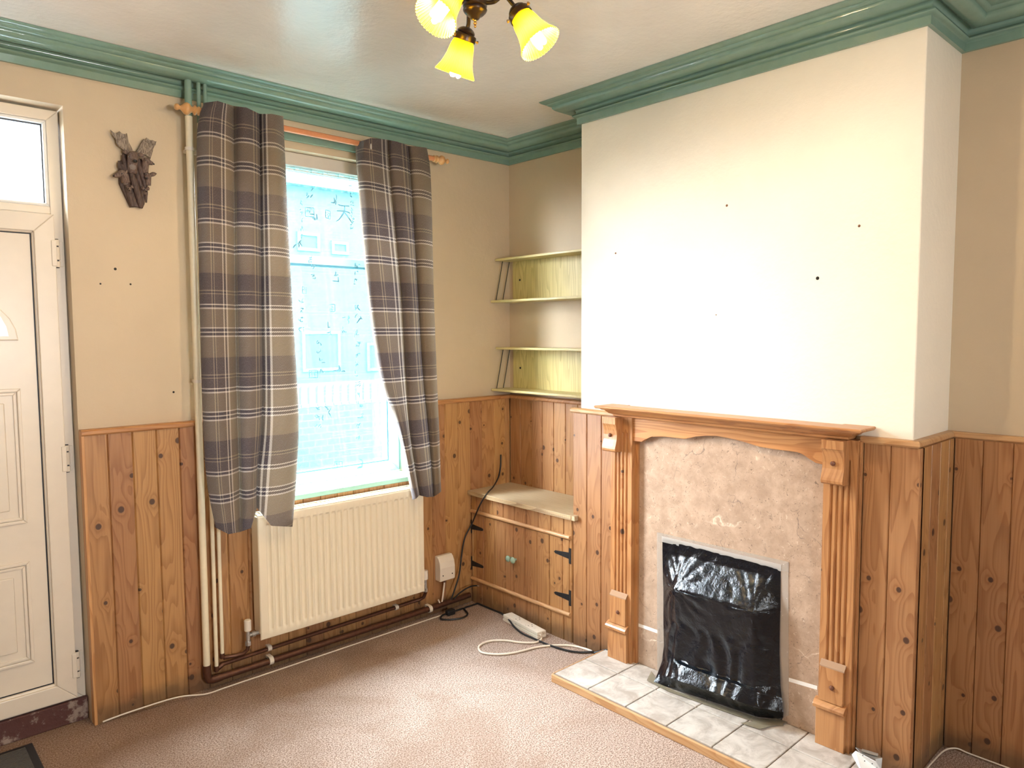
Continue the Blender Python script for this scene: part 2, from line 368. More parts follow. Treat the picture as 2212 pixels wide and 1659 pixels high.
def mat_ribs():
    t = NT('ribbed_grey_mat'); x, y, z = t.sep(t.obj()); s = t.ma('SINE', t.mul(y, 700.)); n = t.noise(t.obj(), 80, 3)
    t.set(Base_Color=t.mix(n, (.05, .048, .047), (.11, .105, .10)), Roughness=.95); t.bump(t.add(s, n), .6, .004); return t.m
CARPET, MARBLE, TILE, BAG, PLAID, SHADE, BULBM = carpet_mat(), marble_mat(), tile_mat(), bag_mat(), plaid_mat(), shade_mat(), bulb_mat()
TAPE = film_mat('clear_parcel_tape', (.52, .44, .37), .42, .25); TAPE_B = film_mat('creased_brown_tape', (.26, .22, .15), .62, .18)
TAPE_W = film_mat('frosted_tape', (.66, .62, .58), .42, .3)
GLASS = glass_mat('window_glass'); OBSC = obscure_mat(); NET = net_mat(.055); NET_T = net_mat(.30)
INK = plain('pale_blue_print', (.22, .46, .62), .8)

# ------------------------------------------------------------------ room shell
ZC, ZW, ZD = 2.48, 2.50, 1.112
XL, YB = -3.45, -4.55
CX, CY0, CY1, AX = -.300, -.803, -2.207, .032       # chimney face, chimney sides, right alcove wall
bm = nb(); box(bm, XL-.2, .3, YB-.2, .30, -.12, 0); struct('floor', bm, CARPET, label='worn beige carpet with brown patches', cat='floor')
bm = nb(); box(bm, XL-.2, .3, YB-.2, .30, ZC, ZC+.1); struct('ceiling', bm, CEIL, label='off-white gloss painted ceiling', cat='ceiling')
DX0, DX1, DZ = -3.06, -2.15, 2.27
WX0, WX1, WZ0, WZ1 = -1.63, -.66, .745, 2.262
bm = nb()
for a, b, z0, z1 in ((XL-.2, DX0, 0, ZC), (DX0, DX1, DZ, ZC), (DX1, WX0, 0, ZC), (WX0, WX1, 0, WZ0-.03), (WX0, WX1, WZ1, ZC), (WX1, .3, 0, ZC)):
    box(bm, a, b, 0, .30, z0, z1)
struct('wall_front', bm, CREAM_SHADED, label='cream painted wall holding the door and window', cat='wall')
bm = nb(); box(bm, 0, .3, CY0, 0, 0, ZC); box(bm, AX, .3, YB-.2, CY1, 0, ZC); struct('wall_right', bm, CREAM_SHADED, label='cream alcove walls either side of the chimney breast', cat='wall')
bm = nb(); box(bm, CX, .3, CY1, CY0, 0, ZC, .004); struct('wall_chimney', bm, CREAM_LIT, label='cream chimney breast above the fireplace, its paint lightened as if window-lit', cat='wall')
bm = nb(); box(bm, XL-.2, XL, YB-.2, 0, 0, ZC); struct('wall_left', bm, CREAM_SHADED)
bm = nb()
for a, b, z0, z1 in ((XL, -2.25, 0, ZC), (-1.75, AX, 0, ZC), (-2.25, -1.75, 0, 1.2), (-2.25, -1.75, 1.65, ZC)): box(bm, a, b, YB-.15, YB, z0, z1)  # unseen back wall, with a hole added to let in fill light
struct('wall_back', bm, CREAM_SHADED)

# cornice: one moulding mitred round the whole visible wall line
prof = [(0, 2.380), (.013, 2.380), (.014, 2.405), (.018, 2.408), (.026, 2.410), (.030, 2.415), (.028, 2.421), (.018, 2.425), (.016, 2.433), (.021, 2.442), (.030, 2.4445),
        (.034, 2.442), (.044, 2.436), (.058, 2.434), (.072, 2.436), (.084, 2.442), (.092, 2.450), (.093, 2.458), (.100, 2.459), (.106, 2.462), (.110, 2.468), (.120, 2.469), (.128, 2.473), (.134, ZC-.001), (0, ZC-.001)]
bm = nb(); sweep(bm, prof, [(XL, 0), (0, 0), (0, CY0), (CX, CY0), (CX, CY1), (AX, CY1), (AX, YB)])
struct('trim_1', bm, GREEN, smooth=True, sharp=50, label='glossy green moulded cornice running round the ceiling', cat='cornice')

# pine dado panelling, one object per run of boards
TH = .030
def dado(name, ax, a, b, z0, z1, plane, out, label):
    s = (a, plane, 0) if ax == 'x' else (plane, a, 0)
    bm = nb(); panel(bm, ax, a, b, z0, z1, plane, out, th=TH-.002)
    return struct(name, bm, PINE, s, label=label, cat='panelling')
dado('trim_2', 'x', DX1+.002, WX0, 0, ZD-.022, -TH, -1, 'knotty pine boards between the door and the window')
dado('trim_3', 'x', WX0, WX1, 0, .722, -TH, -1, 'knotty pine boards below the window behind the radiator')
dado('trim_4', 'x', WX1, -TH, 0, ZD-.022, -TH, -1, 'knotty pine boards between the window and the alcove corner')
dado('trim_5', 'y', -TH, CY0+TH, 0, ZD-.022, -TH, -1, 'pine boards at the back of the shelved alcove')
dado('trim_6', 'y', -.770, -1.024, 0, ZD-.022, CX-.018, -1, 'pine boards on the chimney breast beside the cupboard')
dado('trim_7', 'y', -2.062, CY1-TH, 0, ZD-.022, CX-.018, -1, 'broad knotty pine boards right of the fire surround')
dado('trim_8', 'x', CX-.004, AX-TH, 0, ZD-.022, CY1-TH, -1, 'pine boarded side of the chimney breast')
dado('trim_9', 'y', CY1-TH, YB, 0, ZD-.022, AX-TH, -1, 'pine boards lining the right hand alcove')
cap = [(0, ZD-.022), (TH+.004, ZD-.022), (TH+.010, ZD-.016), (TH+.010, ZD-.005), (TH+.004, ZD), (0, ZD)]
capc = [(0, ZD-.022), (.022, ZD-.022), (.028, ZD-.016), (.028, ZD-.005), (.022, ZD), (0, ZD)]
for nm, pth, pf, m, lb in (('trim_10', [(DX1+.002, 0), (WX0, 0)], cap, PINE_X, 'pine dado cap left of the curtain'),
                        ('trim_11', [(WX1, 0), (0, 0), (0, CY0)], cap, PINE_X, 'pine dado cap running into the alcove corner'),
                        ('trim_12', [(CX, -.762), (CX, -1.03)], capc, PINE_Y, 'short pine dado cap left of the mantel'),
                        ('trim_13', [(CX, -2.055), (CX, CY1), (AX, CY1), (AX, YB)], capc, PINE_Y, 'pine dado cap right of the mantel')):
    bm = nb(); sweep(bm, pf, pth); struct(nm, bm, m, label=lb, cat='dado rail')
bm = nb(); box(bm, DX1+.001, DX1+.012, -TH-.004, .05, 0, ZD-.004, .002); struct('trim_14', bm, PINE_Z, label='pine edge board of the panelling beside the door', cat='panelling')
bm = nb(); box(bm, WX0+.02, WX1-.02, -.016, 0, 2.293, 2.330, .003); struct('trim_15', bm, GREEN, label='narrow green batten above the window behind the curtain pole', cat='batten')

# ------------------------------------------------------------------ front door
def sthing(name, label, cat, loc):
    o = thing(name, label, cat, loc); o['kind'] = 'structure'; return o
DOOR = sthing('door_1', 'cream plastic front door with fanlight at the picture edge', 'door', (-2.605, .06, 0))
FY = .060
def ring(bm, x0, x1, z0, z1, w, y0, y1, bev=.003, wb=None):
    """mitred rectangular frame in the xz plane, width w"""
    for q in (((x0, z0), (x0+w, z0+w), (x0+w, z1-w), (x0, z1)), ((x1, z0), (x1, z1), (x1-w, z1-w), (x1-w, z0+w)),
              ((x0, z1), (x0+w, z1-w), (x1-w, z1-w), (x1, z1)), ((x0, z0), (x1, z0), (x1-w, z0+w), (x0+w, z0+w))):
        prism(bm, [(a, y1, b) for a, b in q], (0, y0-y1, 0), bev)
bm = nb(); ring(bm, DX0+.005, DX1-.004, .078, 2.262, .038, FY, FY+.07); box(bm, DX0+.04, DX1-.042, FY, FY+.07, 1.893, 1.920, .003)
part('door_frame', bm, UPVC, DOOR)
LX0, LX1, LZ0, LZ1 = DX0+.043, -2.186, .098, 1.890
bm = nb(); ring(bm, LX0, LX1, LZ0, LZ1, .064, FY-.022, FY+.05)
leaf = part('door_leaf', bm, UPVC, DOOR)
bm = nb(); ring(bm, LX0+.060, LX1-.060, LZ0+.060, LZ1-.060, .010, FY-.012, FY+.02, .004); part('glazing_bead', bm, UPVC, leaf)
bm = nb(); ring(bm, LX0+.068, LX1-.068, LZ0+.068, LZ1-.068, .006, FY-.002, FY+.02, 0); part('gasket', bm, SEAL, leaf, label='black rubber gasket')
IX0, IX1 = LX0+.073, LX1-.073
bm = nb(); box(bm, IX0, IX1, FY-.001, FY+.03, LZ0+.073, LZ1-.073); inf = part('infill_panel', bm, UPVC, leaf)
xm = (IX0+IX1)/2
def mould(x0, x1, z0, z1):
    bm = nb(); ring(bm, x0, x1, z0, z1, .012, FY-.009, FY, .003); ring(bm, x0+.014, x1-.014, z0+.014, z1-.014, .010, FY-.006, FY, .002); box(bm, x0+.05, x1-.05, FY-.005, FY, z0+.05, z1-.05, .004)
    part('moulded_panel', bm, UPVC, leaf)
mz = [(.27, .645), (.785, 1.27)]
for z0, z1 in mz:
    mould(-2.585, -2.312, z0, z1); mould(IX0+.045, -2.635, z0, z1)
bm = nb(); arc = [(-2.90, 1.44)] + [(-2.605+.295*math.cos(PI-k*PI/16), 1.44+.20*math.sin(k*PI/16)) for k in range(1, 16)] + [(-2.31, 1.44)]
prism(bm, [(x, FY, z) for x, z in arc], (0, -.010, 0), .004); part('arched_surround', bm, UPVC, leaf)
bm = nb(); prism(bm, [(-2.605+(x+2.605)*.90, FY-.0105, 1.455+(z-1.44)*.86) for x, z in arc], (0, -.003, 0)); part('arched_pane', bm, plain('frosted_pane', (.75, .82, .85), .2), leaf, label='frosted arched pane')
bm = nb(); ring(bm, DX0+.043, DX1-.042, 1.920, 2.224, .012, FY+.004, FY+.05, .004); part('fanlight_bead', bm, UPVC_W, DOOR)
bm = nb(); ring(bm, DX0+.054, DX1-.053, 1.931, 2.213, .005, FY+.018, FY+.03, 0); part('fanlight_gasket', bm, SEAL, DOOR)
bm = nb(); box(bm, DX0+.055, DX1-.054, FY+.026, FY+.032, 1.932, 2.212); part('fanlight_pane', bm, OBSC, DOOR)
for zc in (1.752, 1.004, .222):
    bm = nb(); lathe(bm, [(.0085, 0), (.0095, .003), (.0095, .020), (.0085, .021)], (-2.180, FY-.014, zc-.049), (0, 0, 1), 12, cap0=True, cap1=True)
    lathe(bm, [(.0085, 0), (.0095, .002), (.0095, .044), (.0085, .046)], (-2.180, FY-.014, zc-.023), (0, 0, 1), 12, cap0=True, cap1=True)
    lathe(bm, [(.0085, 0), (.0095, .003), (.0095, .020), (.0085, .021)], (-2.180, FY-.014, zc+.028), (0, 0, 1), 12, cap0=True, cap1=True)
    box(bm, -2.199, -2.183, FY-.026, FY-.020, zc-.046, zc+.046, .002); box(bm, -2.178, -2.160, FY-.006, FY+.002, zc-.046, zc+.046, .002)
    h = part('hinge', bm, UPVC, DOOR)
    bm = nb(); lathe(bm, [(.0055, 0), (.0055, .104)], (-2.180, FY-.014, zc-.052), (0, 0, 1), 10, cap0=True, cap1=True); part('hinge_pin', bm, SEAL, h)
bm = nb(); box(bm, DX0, DX1-.001, .045, .30, 0, .088, .004)
for v in bm.verts: v.co += Vector((0, (noise.noise(v.co*9))*.006, 0))
st = struct('trim_16', bm, RED, label='chipped dark red painted step under the front door', cat='threshold')

# ------------------------------------------------------------------ window
WIN = sthing('window_1', 'white framed window between the two tartan curtains', 'window', ((WX0+WX1)/2, .17, WZ0))
WY = .165
bm = nb(); ring(bm, WX0+.002, WX1-.002, WZ0+.002, WZ1-.002, .052, WY-.03, WY+.04, .006); part('window_frame', bm, UPVC_W, WIN)
bm = nb(); box(bm, WX0+.05, WX1-.05, WY-.012, WY+.03, 1.785, 1.822, .004); part('transom', bm, UPVC_W, WIN)
bm = nb(); ring(bm, WX0+.052, WX1-.052, WZ0+.052, 1.786, .010, WY-.008, WY+.02, .002); part('lower_gasket', bm, plain('grey_gasket', (.12, .15, .2), .6), WIN, label='grey gasket round the lower pane')
bm = nb(); box(bm, WX0+.05, WX1-.05, WY+.012, WY+.018, WZ0+.05, 1.786); part('lower_pane', bm, GLASS, WIN)
bm = nb(); box(bm, WX0+.05, WX1-.05, WY+.012, WY+.018, 1.82, WZ1-.05); part('upper_pane', bm, GLASS, WIN)
bm = nb(); box(bm, WX0, WX1, -.036, .14, WZ0-.024, WZ0, .004); part('window_sill', bm, plain('pale_green_sill_paint', (.36, .62, .53), .3), WIN, label='pale green painted sill')
bm = nb(); box(bm, WX0+.003, WX1-.003, .05, .075, WZ1-.058, WZ1-.001, .003); part('head_board', bm, plain('grey_cream_head_board', (.55, .50, .44), .5), WIN)

# net curtain on its wire, with blue calligraphy print
NCT = thing('net_curtain', 'sheer white voile net with pale blue brush characters hanging inside the window', 'net curtain', (-1.145, .06, WZ1))
def nety(x, z): return .085 + .010*math.sin(x*47+.6*math.sin(z*2)) + .005*math.sin(x*101+1.7)
bm = nb(); nx, nz = 150, 30; g = []
for j in range(nz+1):
    z = WZ0+.012 + (WZ1-.060-WZ0-.012)*j/nz
    g.append([bm.verts.new((WX0+.01+(WX1-WX0-.02)*i/nx, nety(WX0+(WX1-WX0)*i/nx, z), z)) for i in range(nx+1)])
for j in range(nz):
    for i in range(nx): bm.faces.new((g[j][i], g[j][i+1], g[j+1][i+1], g[j+1][i]))
part('voile_panel', bm, NET, NCT, True, 180)
bm = nb(); g = []
for j in range(7):
    z = WZ1-.064-.012*j
    g.append([bm.verts.new((WX0+.01+(WX1-WX0-.02)*i/240, .078+.009*math.sin(i*.9+.5*j)+.006*math.sin(i*.37), z + .005*math.sin(i*.55))) for i in range(241)])
for j in range(6):
    for i in range(240): bm.faces.new((g[j][i], g[j][i+1], g[j+1][i+1], g[j+1][i]))
part('gathered_heading', bm, NET_T, NCT, True, 180)
bm = nb(); tube(bm, [(WX0+.003, .070, WZ1-.072), (WX1-.003, .070, WZ1-.072)], .0025, 8); part('curtain_wire', bm, WHITEC, NCT)
# brush strokes: each a ribbon lying on the cloth, listed in picture order of the pieces of print
INKB = nb()
def stroke(pts, w=.0035):
    P = cr(pts, 5); k = len(P)
    for i in range(k-1):
        a, b = P[i], P[i+1]; d = Vector((b.x-a.x, 0, b.z-a.z))
        if d.length < 1e-6: continue
        q = Vector((-d.z, 0, d.x)).normalized(); wa = w*(.55+.6*math.sin(PI*(i+.4)/k)); wb = w*(.55+.6*math.sin(PI*(i+1.4)/k))
        vs4 = [a+q*wa, a-q*wa, b-q*wb, b+q*wb]
        for p in vs4: p.y = nety(p.x, p.z)-.0022
        INKB.faces.new([INKB.verts.new(p) for p in vs4])
def glyph(px, py, s, strokes, w=.003):
    c = at(px, py, 1, .085)
    for st_ in strokes: stroke([(c.x+x*s, 0, c.z+z*s) for x, z in st_], w)
TIAN = [[(-.28, .42), (0, .38), (.25, .36)], [(-.38, .08), (0, .10), (.30, -.02)], [(.05, .40), (.02, .05), (-.18, -.3), (-.42, -.48)], [(.05, .02), (.22, -.28), (.42, -.5), (.55, -.44)]]
glyph(742, 460, .088, TIAN, .0026)
def scribble(px, py, s, n=5, w=.0017):
    sts = []
    for _ in range(n):
        x, z = random.uniform(-.4, .4), random.uniform(-.4, .4); a = random.choice((0, .2, PI/2, PI/2, 2.2, .9)); l = random.uniform(.25, .6)
        sts.append([(x-l*.5*math.cos(a), z-l*.5*math.sin(a)), (x+random.uniform(-.08, .08), z+random.uniform(-.08, .08)), (x+l*.5*math.cos(a), z+l*.5*math.sin(a))])
    glyph(px, py, s, sts, w)
def seal(px, py, s):
    glyph(px, py, s, [[(-.5, -.5), (.5, -.5)], [(.5, -.5), (.5, .5)], [(.5, .5), (-.5, .5)], [(-.5, .5), (-.5, -.5)]], .0016); scribble(px, py, s*.8, 7, .0012)
for px, y0, y1, s, dy in ((758, 405, 490, .030, 17), (650, 440, 520, .024, 18), (772, 575, 620, .034, 17), (676, 560, 600, .03, 18), (772, 720, 830, .030, 22), (778, 850, 950, .030, 24), (650, 650, 710, .026, 20), (690, 740, 800, .028, 20), (684, 880, 930, .03, 20), (745, 690, 720, .03, 22)):
    y = y0
    while y <= y1: scribble(px+random.uniform(-3, 3), y, s); y += dy
for px, py, s in ((674, 415, .06), (680, 470, .05), (720, 430, .05), (770, 665, .05), (775, 690, .045), (715, 710, .06), (640, 530, .05), (735, 800, .05), (700, 890, .07), (778, 1005, .05), (728, 600, .06)):
    scribble(px, py, s, 4, .0026)
for px, py, s in ((707, 464, .036), (670, 458, .040), (718, 665, .034), (657, 627, .030), (678, 808, .034), (732, 1005, .034)): seal(px, py, s)
bmesh.ops.recalc_face_normals(INKB, faces=INKB.faces[:]); part('printed_characters', INKB, INK, NCT, label='pale blue brush characters and seals')

# ------------------------------------------------------------------ hearth
HZ = .035
HE = thing('tiled_hearth', 'low hearth of pale mottled tiles with a wooden front edge', 'hearth', (-.49, -1.54, 0))
bm = nb(); box(bm, -.652, CX-.018, -2.118, -.964, 0, HZ-.005); part('grout_bed', bm, plain('grey_brown_grout', (.20, .15, .11), .9), HE)
ys = [-.968, -1.154, -1.343, -1.530, -1.716, -1.903, -2.090, -2.116]
bm = nb()
for a, b in zip(ys, ys[1:]):
    for x0, x1 in ((-.646, -.4595), (-.4545, CX-.0185)):
        box(bm, x0, x1, b+.0024, a-.0024, .012, HZ, .0022)
part('tile_top', bm, TILE, HE)
bm = nb(); box(bm, -.664, -.6525, -2.118, -.964, 0, HZ-.003, .003); box(bm, -.652, CX-.02, -.9635, -.957, 0, HZ-.004, .002)
part('wooden_edging', bm, PINE_Y, HE, label='bare wooden edging')

# ------------------------------------------------------------------ fire surround
FS = thing('fire_surround', 'carved pine fireplace surround with mantel shelf and fluted pilasters', 'fireplace surround', (-.34, -1.54, HZ))
MZ = 1.145
sp = [(0, MZ-.010), (.100, MZ-.010), (.122, MZ-.009), (.125, MZ-.004), (.122, MZ), (0, MZ)]
MY0, MY1 = -.985+.125, -2.092-.125
def mshelf(prof, y0, y1, x):
    bm = nb(); sweep(bm, prof, [(x, y0), (x-.0001, y0), (x-.0001, y1), (x, y1)]) if 0 else None
    return bm
def returned(prof, y0, y1, mat, nm, back=CX):
    """moulding across the front and returned down both ends; prof = (projection from back, z)"""
    bm = nb(); mx = max(o for o, z in prof); rings = []
    pts = [(o, z) for o, z in prof]
    L = [bm.verts.new((back, y0 + (o-mx)*-1 if False else y0-(mx-o), z)) for o, z in pts]
    A = [bm.verts.new((back-o, y0-(mx-o), z)) for o, z in pts]; B = [bm.verts.new((back-o, y1+(mx-o), z)) for o, z in pts]
    R = [bm.verts.new((back, y1+(mx-o), z)) for o, z in pts]
    n = len(pts)
    for P, Q in ((L, A), (A, B), (B, R)):
        for i in range(n):
            try: bm.faces.new((P[i], P[(i+1)%n], Q[(i+1)%n], Q[i]))
            except ValueError: pass
    bm.faces.new(L[::-1]); bm.faces.new(R)
    return part(nm, bm, mat, FS)
returned([(.02, MZ-.013), (.108, MZ-.013), (.116, MZ-.012), (.120, MZ-.007), (.120, MZ-.002), (.117, MZ), (.02, MZ)], -.985, -2.092, MANT, 'mantel_shelf')
returned([(.02, MZ-.046), (.062, MZ-.046), (.066, MZ-.043), (.067, MZ-.037), (.072, MZ-.034), (.080, MZ-.031), (.085, MZ-.026), (.088, MZ-.024), (.092, MZ-.019), (.103, MZ-.017), (.106, MZ-.0135), (.02, MZ-.0135)], -1.006, -2.072, MANT, 'bed_moulding')
# frieze with its shaped lower edge
fx = -.345
low = [(1366, 953), (1386, 954.5), (1394, 949), (1407, 942), (1434, 943), (1478, 948.5), (1490, 946), (1501, 943.2), (1521, 941.3), (1548, 941.5), (1581, 947.6), (1611, 955.5), (1642, 965.5), (1675, 970.5), (1722, 976.5), (1735, 980.5), (1749, 992), (1762, 1000.5), (1783, 1005)]
P = [at(a, b, 0, fx) for a, b in low]; P[0].y = -1.128; P[-1].y = -1.95
poly = [(fx, p.y, p.z) for p in P] + [(fx, -1.95, MZ-.047), (fx, -1.128, MZ-.047)]
bm = nb(); prism(bm, poly, (.022, 0, 0), .002); part('frieze', bm, MANT, FS)
def fluted(y0, y1, z0, z1, xf, xb, n=4):
    """pilaster board with n routed flutes, rounded at their ends"""
    bm = nb(); yl = [y0]; w = y0-y1; pitch = w*.70/n; s = y0-w*.15
    cols = [(y0, 0), (y0-.004, 0)]
    for k in range(n):
        c = s-pitch*(k+.5); h = pitch*.27
        cols += [(c+h, 0), (c+h*.62, .0045), (c, .0062), (c-h*.62, .0045), (c-h, 0)]
    cols += [(y1+.004, 0), (y1, 0)]
    rows = [(z0, 0), (z0+.055, 0), (z0+.062, .6), (z0+.072, 1), (z1-.082, 1), (z1-.072, .6), (z1-.065, 0), (z1, 0)]
    g = [[bm.verts.new((xf + d*f, y, z)) for y, d in cols] for z, f in rows]
    for A, B in zip(g, g[1:]):
        for i in range(len(cols)-1): bm.faces.new((A[i], A[i+1], B[i+1], B[i]))
    bk = [[bm.verts.new((xb, y, z)) for y in (y0, y1)] for z in (z0, z1)]
    L = [r[0] for r in g]; R = [r[-1] for r in g]
    bm.faces.new(L + [bk[1][0], bk[0][0]]); bm.faces.new(R[::-1] + [bk[0][1], bk[1][1]])
    bm.faces.new(g[-1] + [bk[1][1], bk[1][0]]); bm.faces.new(g[0][::-1] + [bk[0][0], bk[0][1]]); return bm
def stud(y, z, x, par):
    bm = nb(); ell(bm, (x-.002, y, z), (.007, .0085, .0085)); part('turned_stud', bm, plain('dark_stained_stud', (.13, .045, .022), .3), par, True, 180, label='small dark turned stud')
for y0, y1, cy0, cy1 in ((-1.024, -1.136, -1.012, -1.083), (-1.950, -2.057, -1.958, -2.030)):
    xb = CX-.019
    bm = fluted(y0, y1, HZ, MZ-.046, -.352, xb); pil = part('pilaster', bm, MANT_Z, FS)
    d = .004
    bm = nb(); box(bm, -.366, xb, y1+.012, y0+d, HZ, .170, .002); part('plinth_block', bm, MANT_Z, pil)
    bm = nb(); prism(bm, [(-.352, y0+.010, .198), (-.352, y0+.010, .170), (-.378, y0+.010, .170), (-.379, y0+.010, .180), (-.374, y0+.010, .186), (-.366, y0+.010, .192)], (0, y1-y0+.0, 0), .0015); part('plinth_moulding', bm, MANT_Z, pil)
    bm = nb(); c0, c1 = y0-.006, y1+.020
    prism(bm, [(-.352, c0, .196), (-.366, c0, .196), (-.366, c0, .314), (-.352, c0, .330)], (0, c1-c0, 0), .0015); bl = part('upper_block', bm, MANT_Z, pil)
    stud((c0+c1)/2-.004, .250, -.366, bl)
    bm = nb(); prism(bm, [(-.3665, c0, .3145), (-.352, c0, .331), (-.352, c0, .336), (-.366, c0, .3185)], (0, c1-c0-.003, 0)); part('dust_film', bm, plain('grey_dust', (.33, .205, .125), 1), bl, label='grey dust on the ledge')
    # corbel: S profile in the xz plane
    b0, b1 = cy0, cy1
    pr = [(-.352, MZ-.047), (-.398, MZ-.047), (-.398, MZ-.076), (-.396, MZ-.077), (-.392, MZ-.087), (-.388, MZ-.104), (-.3865, MZ-.122), (-.388, MZ-.142), (-.393, MZ-.160), (-.397, MZ-.172), (-.399, MZ-.181), (-.398, MZ-.189), (-.392, MZ-.194), (-.352, MZ-.196)]
    bm = nb(); prism(bm, [(x, b0, z) for x, z in pr], (0, b1-b0, 0)); cb = part('corbel', bm, MANT_Z, pil)
    stud((b0+b1)/2, MZ-.124, -.3875, cb)
for y0, y1 in ((-1.1365, -1.152), (-1.938, -1.9495)):
    bm = nb(); box(bm, -.330, CX-.019, y1, y0, HZ, MZ-.06); part('inner_slip', bm, MANT_Z, FS)
for y0, y1 in ((-1.0235, -1.0160), (-2.0635, -2.0575)):
    bm = nb(); box(bm, -.337, CX-.0185, y0, y1, HZ, MZ-.05, .001); part('side_slip', bm, MANT_Z, FS)

# marble back panel
MB_ = thing('marble_back_panel', 'beige veined marble panel inside the pine surround', 'back panel', (-.31, -1.54, HZ))
bm = nb(); box(bm, CX-.0185, CX-.001, -1.952, -1.134, HZ, MZ-.05); part('slab', bm, MARBLE, MB_)
for ya, yb, pa, pb in ((-1.152, -1.255, (1379, 1350), (1421, 1365)), (-1.81, -1.938, (1704, 1468), (1765, 1486))):
    A = at(*pa, 0, CX-.019); B = at(*pb, 0, CX-.019)
    bm = nb(); prism(bm, [(CX-.0186, A.y, A.z-.007), (CX-.0186, A.y, A.z+.007), (CX-.0186, B.y, B.z+.007), (CX-.0186, B.y, B.z-.007)], (-.0006, 0, 0)); part('white_tape', bm, plain('white_tape', (.8, .78, .75), .5), MB_, label='short strip of white tape')

# ------------------------------------------------------------------ black plastic over the fire
BG = thing('plastic_fire_cover', 'crinkled black plastic sheet taped over the fire opening', 'plastic cover', (-.40, -1.53, HZ))
rows = [
 [(1431, 1163, -.3215), (1500, 1180, -.3215), (1570, 1198, -.3215), (1640, 1216, -.3215), (1686, 1228, -.3215)],
 [(1431, 1192, -.3225), (1498, 1206, -.326), (1568, 1224, -.327), (1640, 1240, -.326), (1686, 1252, -.3225)],
 [(1432, 1252, -.3225), (1456, 1272, -.398), (1540, 1296, -.404), (1624, 1321, -.400), (1686, 1315, -.3225)],
 [(1433, 1272, -.324), (1457, 1277, -.397), (1540, 1301, -.402), (1625, 1327, -.398), (1685, 1330, -.324)],
 [(1433, 1340, -.325), (1463, 1350, -.384), (1545, 1378, -.389), (1630, 1400, -.386), (1684, 1410, -.325)],
 [(1434, 1395, -.330), (1459, 1424, -.392), (1548, 1457, -.396), (1632, 1486, -.390), (1686, 1480, -.330)],
 [(1430, 1428, -.340), (1461, 1432, -.408), (1548, 1464, -.410), (1634, 1494, -.400), (1689, 1510, -.335)],
 [(1420, 1456, -.390), (1465, 1470, -.445), (1555, 1500, -.442), (1638, 1530, -.415), (1692, 1538, -.345)],
 [(1412, 1474, None), (1462, 1491, None), (1552, 1520, None), (1638, 1549, None), (1692, 1554, None)]]
def P3(q): return at(q[0], q[1], 0, q[2]) if q[2] is not None else at(q[0], q[1], 2, HZ+.003)
G3 = [[P3(q) for q in r] for r in rows]
bm = nb(); SU, SV = 16, 14; g = []
nr, ncs = len(G3), 5
for J in range((nr-1)*SV+1):
    j = min(J//SV, nr-2); t = J/SV - j; row = []
    for I in range((ncs-1)*SU+1):
        i = min(I//SU, ncs-2); s = I/SU - i
        p = (G3[j][i]*(1-s)+G3[j][i+1]*s)*(1-t) + (G3[j+1][i]*(1-s)+G3[j+1][i+1]*s)*t
        edge = min(1, I/8, ((ncs-1)*SU-I)/8, J/8, ((nr-1)*SV-J)/6)
        # wrinkles: fine crinkle, plus creases fanning out of the two fold corners
        a = noise.noise(Vector((p.y*34, p.z*30, p.x*20)))*.0022 + noise.noise(Vector((p.y*80, p.z*60, 3)))*.0010
        for c, amp in ((G3[2][1], .0095), (G3[2][3], .006)):
            q = p-c; r_ = math.hypot(q.y, q.z); ang = math.atan2(q.z, q.y)
            a += amp*(abs(math.sin(ang*7+1.1*noise.noise(Vector((r_*9, ang*2, 0)))))**.5-.6)*math.exp(-((r_-.07)/.075)**2)
        if j >= 4: a += .006*math.sin(p.y*75+6*noise.noise(Vector((p.y*8, p.z*9, 5))))*(1 if j < 6 else .6)
        p = p + Vector((-1, 0, .15))*a*edge
        if J == (nr-1)*SV: p.z = HZ+.003
        p.x = min(p.x, CX-.0205); p.z = max(p.z, HZ+.002)
        row.append(bm.verts.new(p))
    g.append(row)
for A, B in zip(g, g[1:]):
    for i in range(len(A)-1): bm.faces.new((A[i], A[i+1], B[i+1], B[i]))
part('plastic_sheet', bm, BAG, BG, True, 60)
TX = CX-.0195
def tape(px, mat, nm, d=-.0012, lab=None):
    pts = [at(a, b, 0, TX) for a, b in px]; bm = nb(); prism(bm, pts, (d, 0, 0)); return part(nm, bm, mat, BG, label=lab)
tape([(1421, 1150), (1704, 1214), (1704, 1236), (1421, 1170)], TAPE, 'tape_strip', -.0010)
tape([(1430, 1158), (1688, 1220), (1688, 1234), (1430, 1170)], TAPE_W, 'tape_strip', -.0025, 'frosted white upper tape')
tape([(1419, 1150), (1434, 1152), (1436, 1440), (1420, 1452)], TAPE, 'tape_strip')
tape([(1682, 1222), (1703, 1215), (1704, 1545), (1680, 1556)], TAPE, 'tape_strip')
def tape_h(px, mat, z=HZ+.0035):
    bm = nb(); prism(bm, [at(a, b, 2, z) for a, b in px], (0, 0, .0012)); part('tape_strip', bm, mat, BG)
tape_h([(1407, 1450), (1397, 1470), (1440, 1492), (1560, 1535), (1650, 1566), (1692, 1568), (1694, 1556), (1640, 1552), (1555, 1524), (1462, 1494), (1425, 1478)], TAPE_B)
tape_h([(1600, 1562), (1640, 1575), (1712, 1558), (1690, 1550)], TAPE_B, HZ+.005)

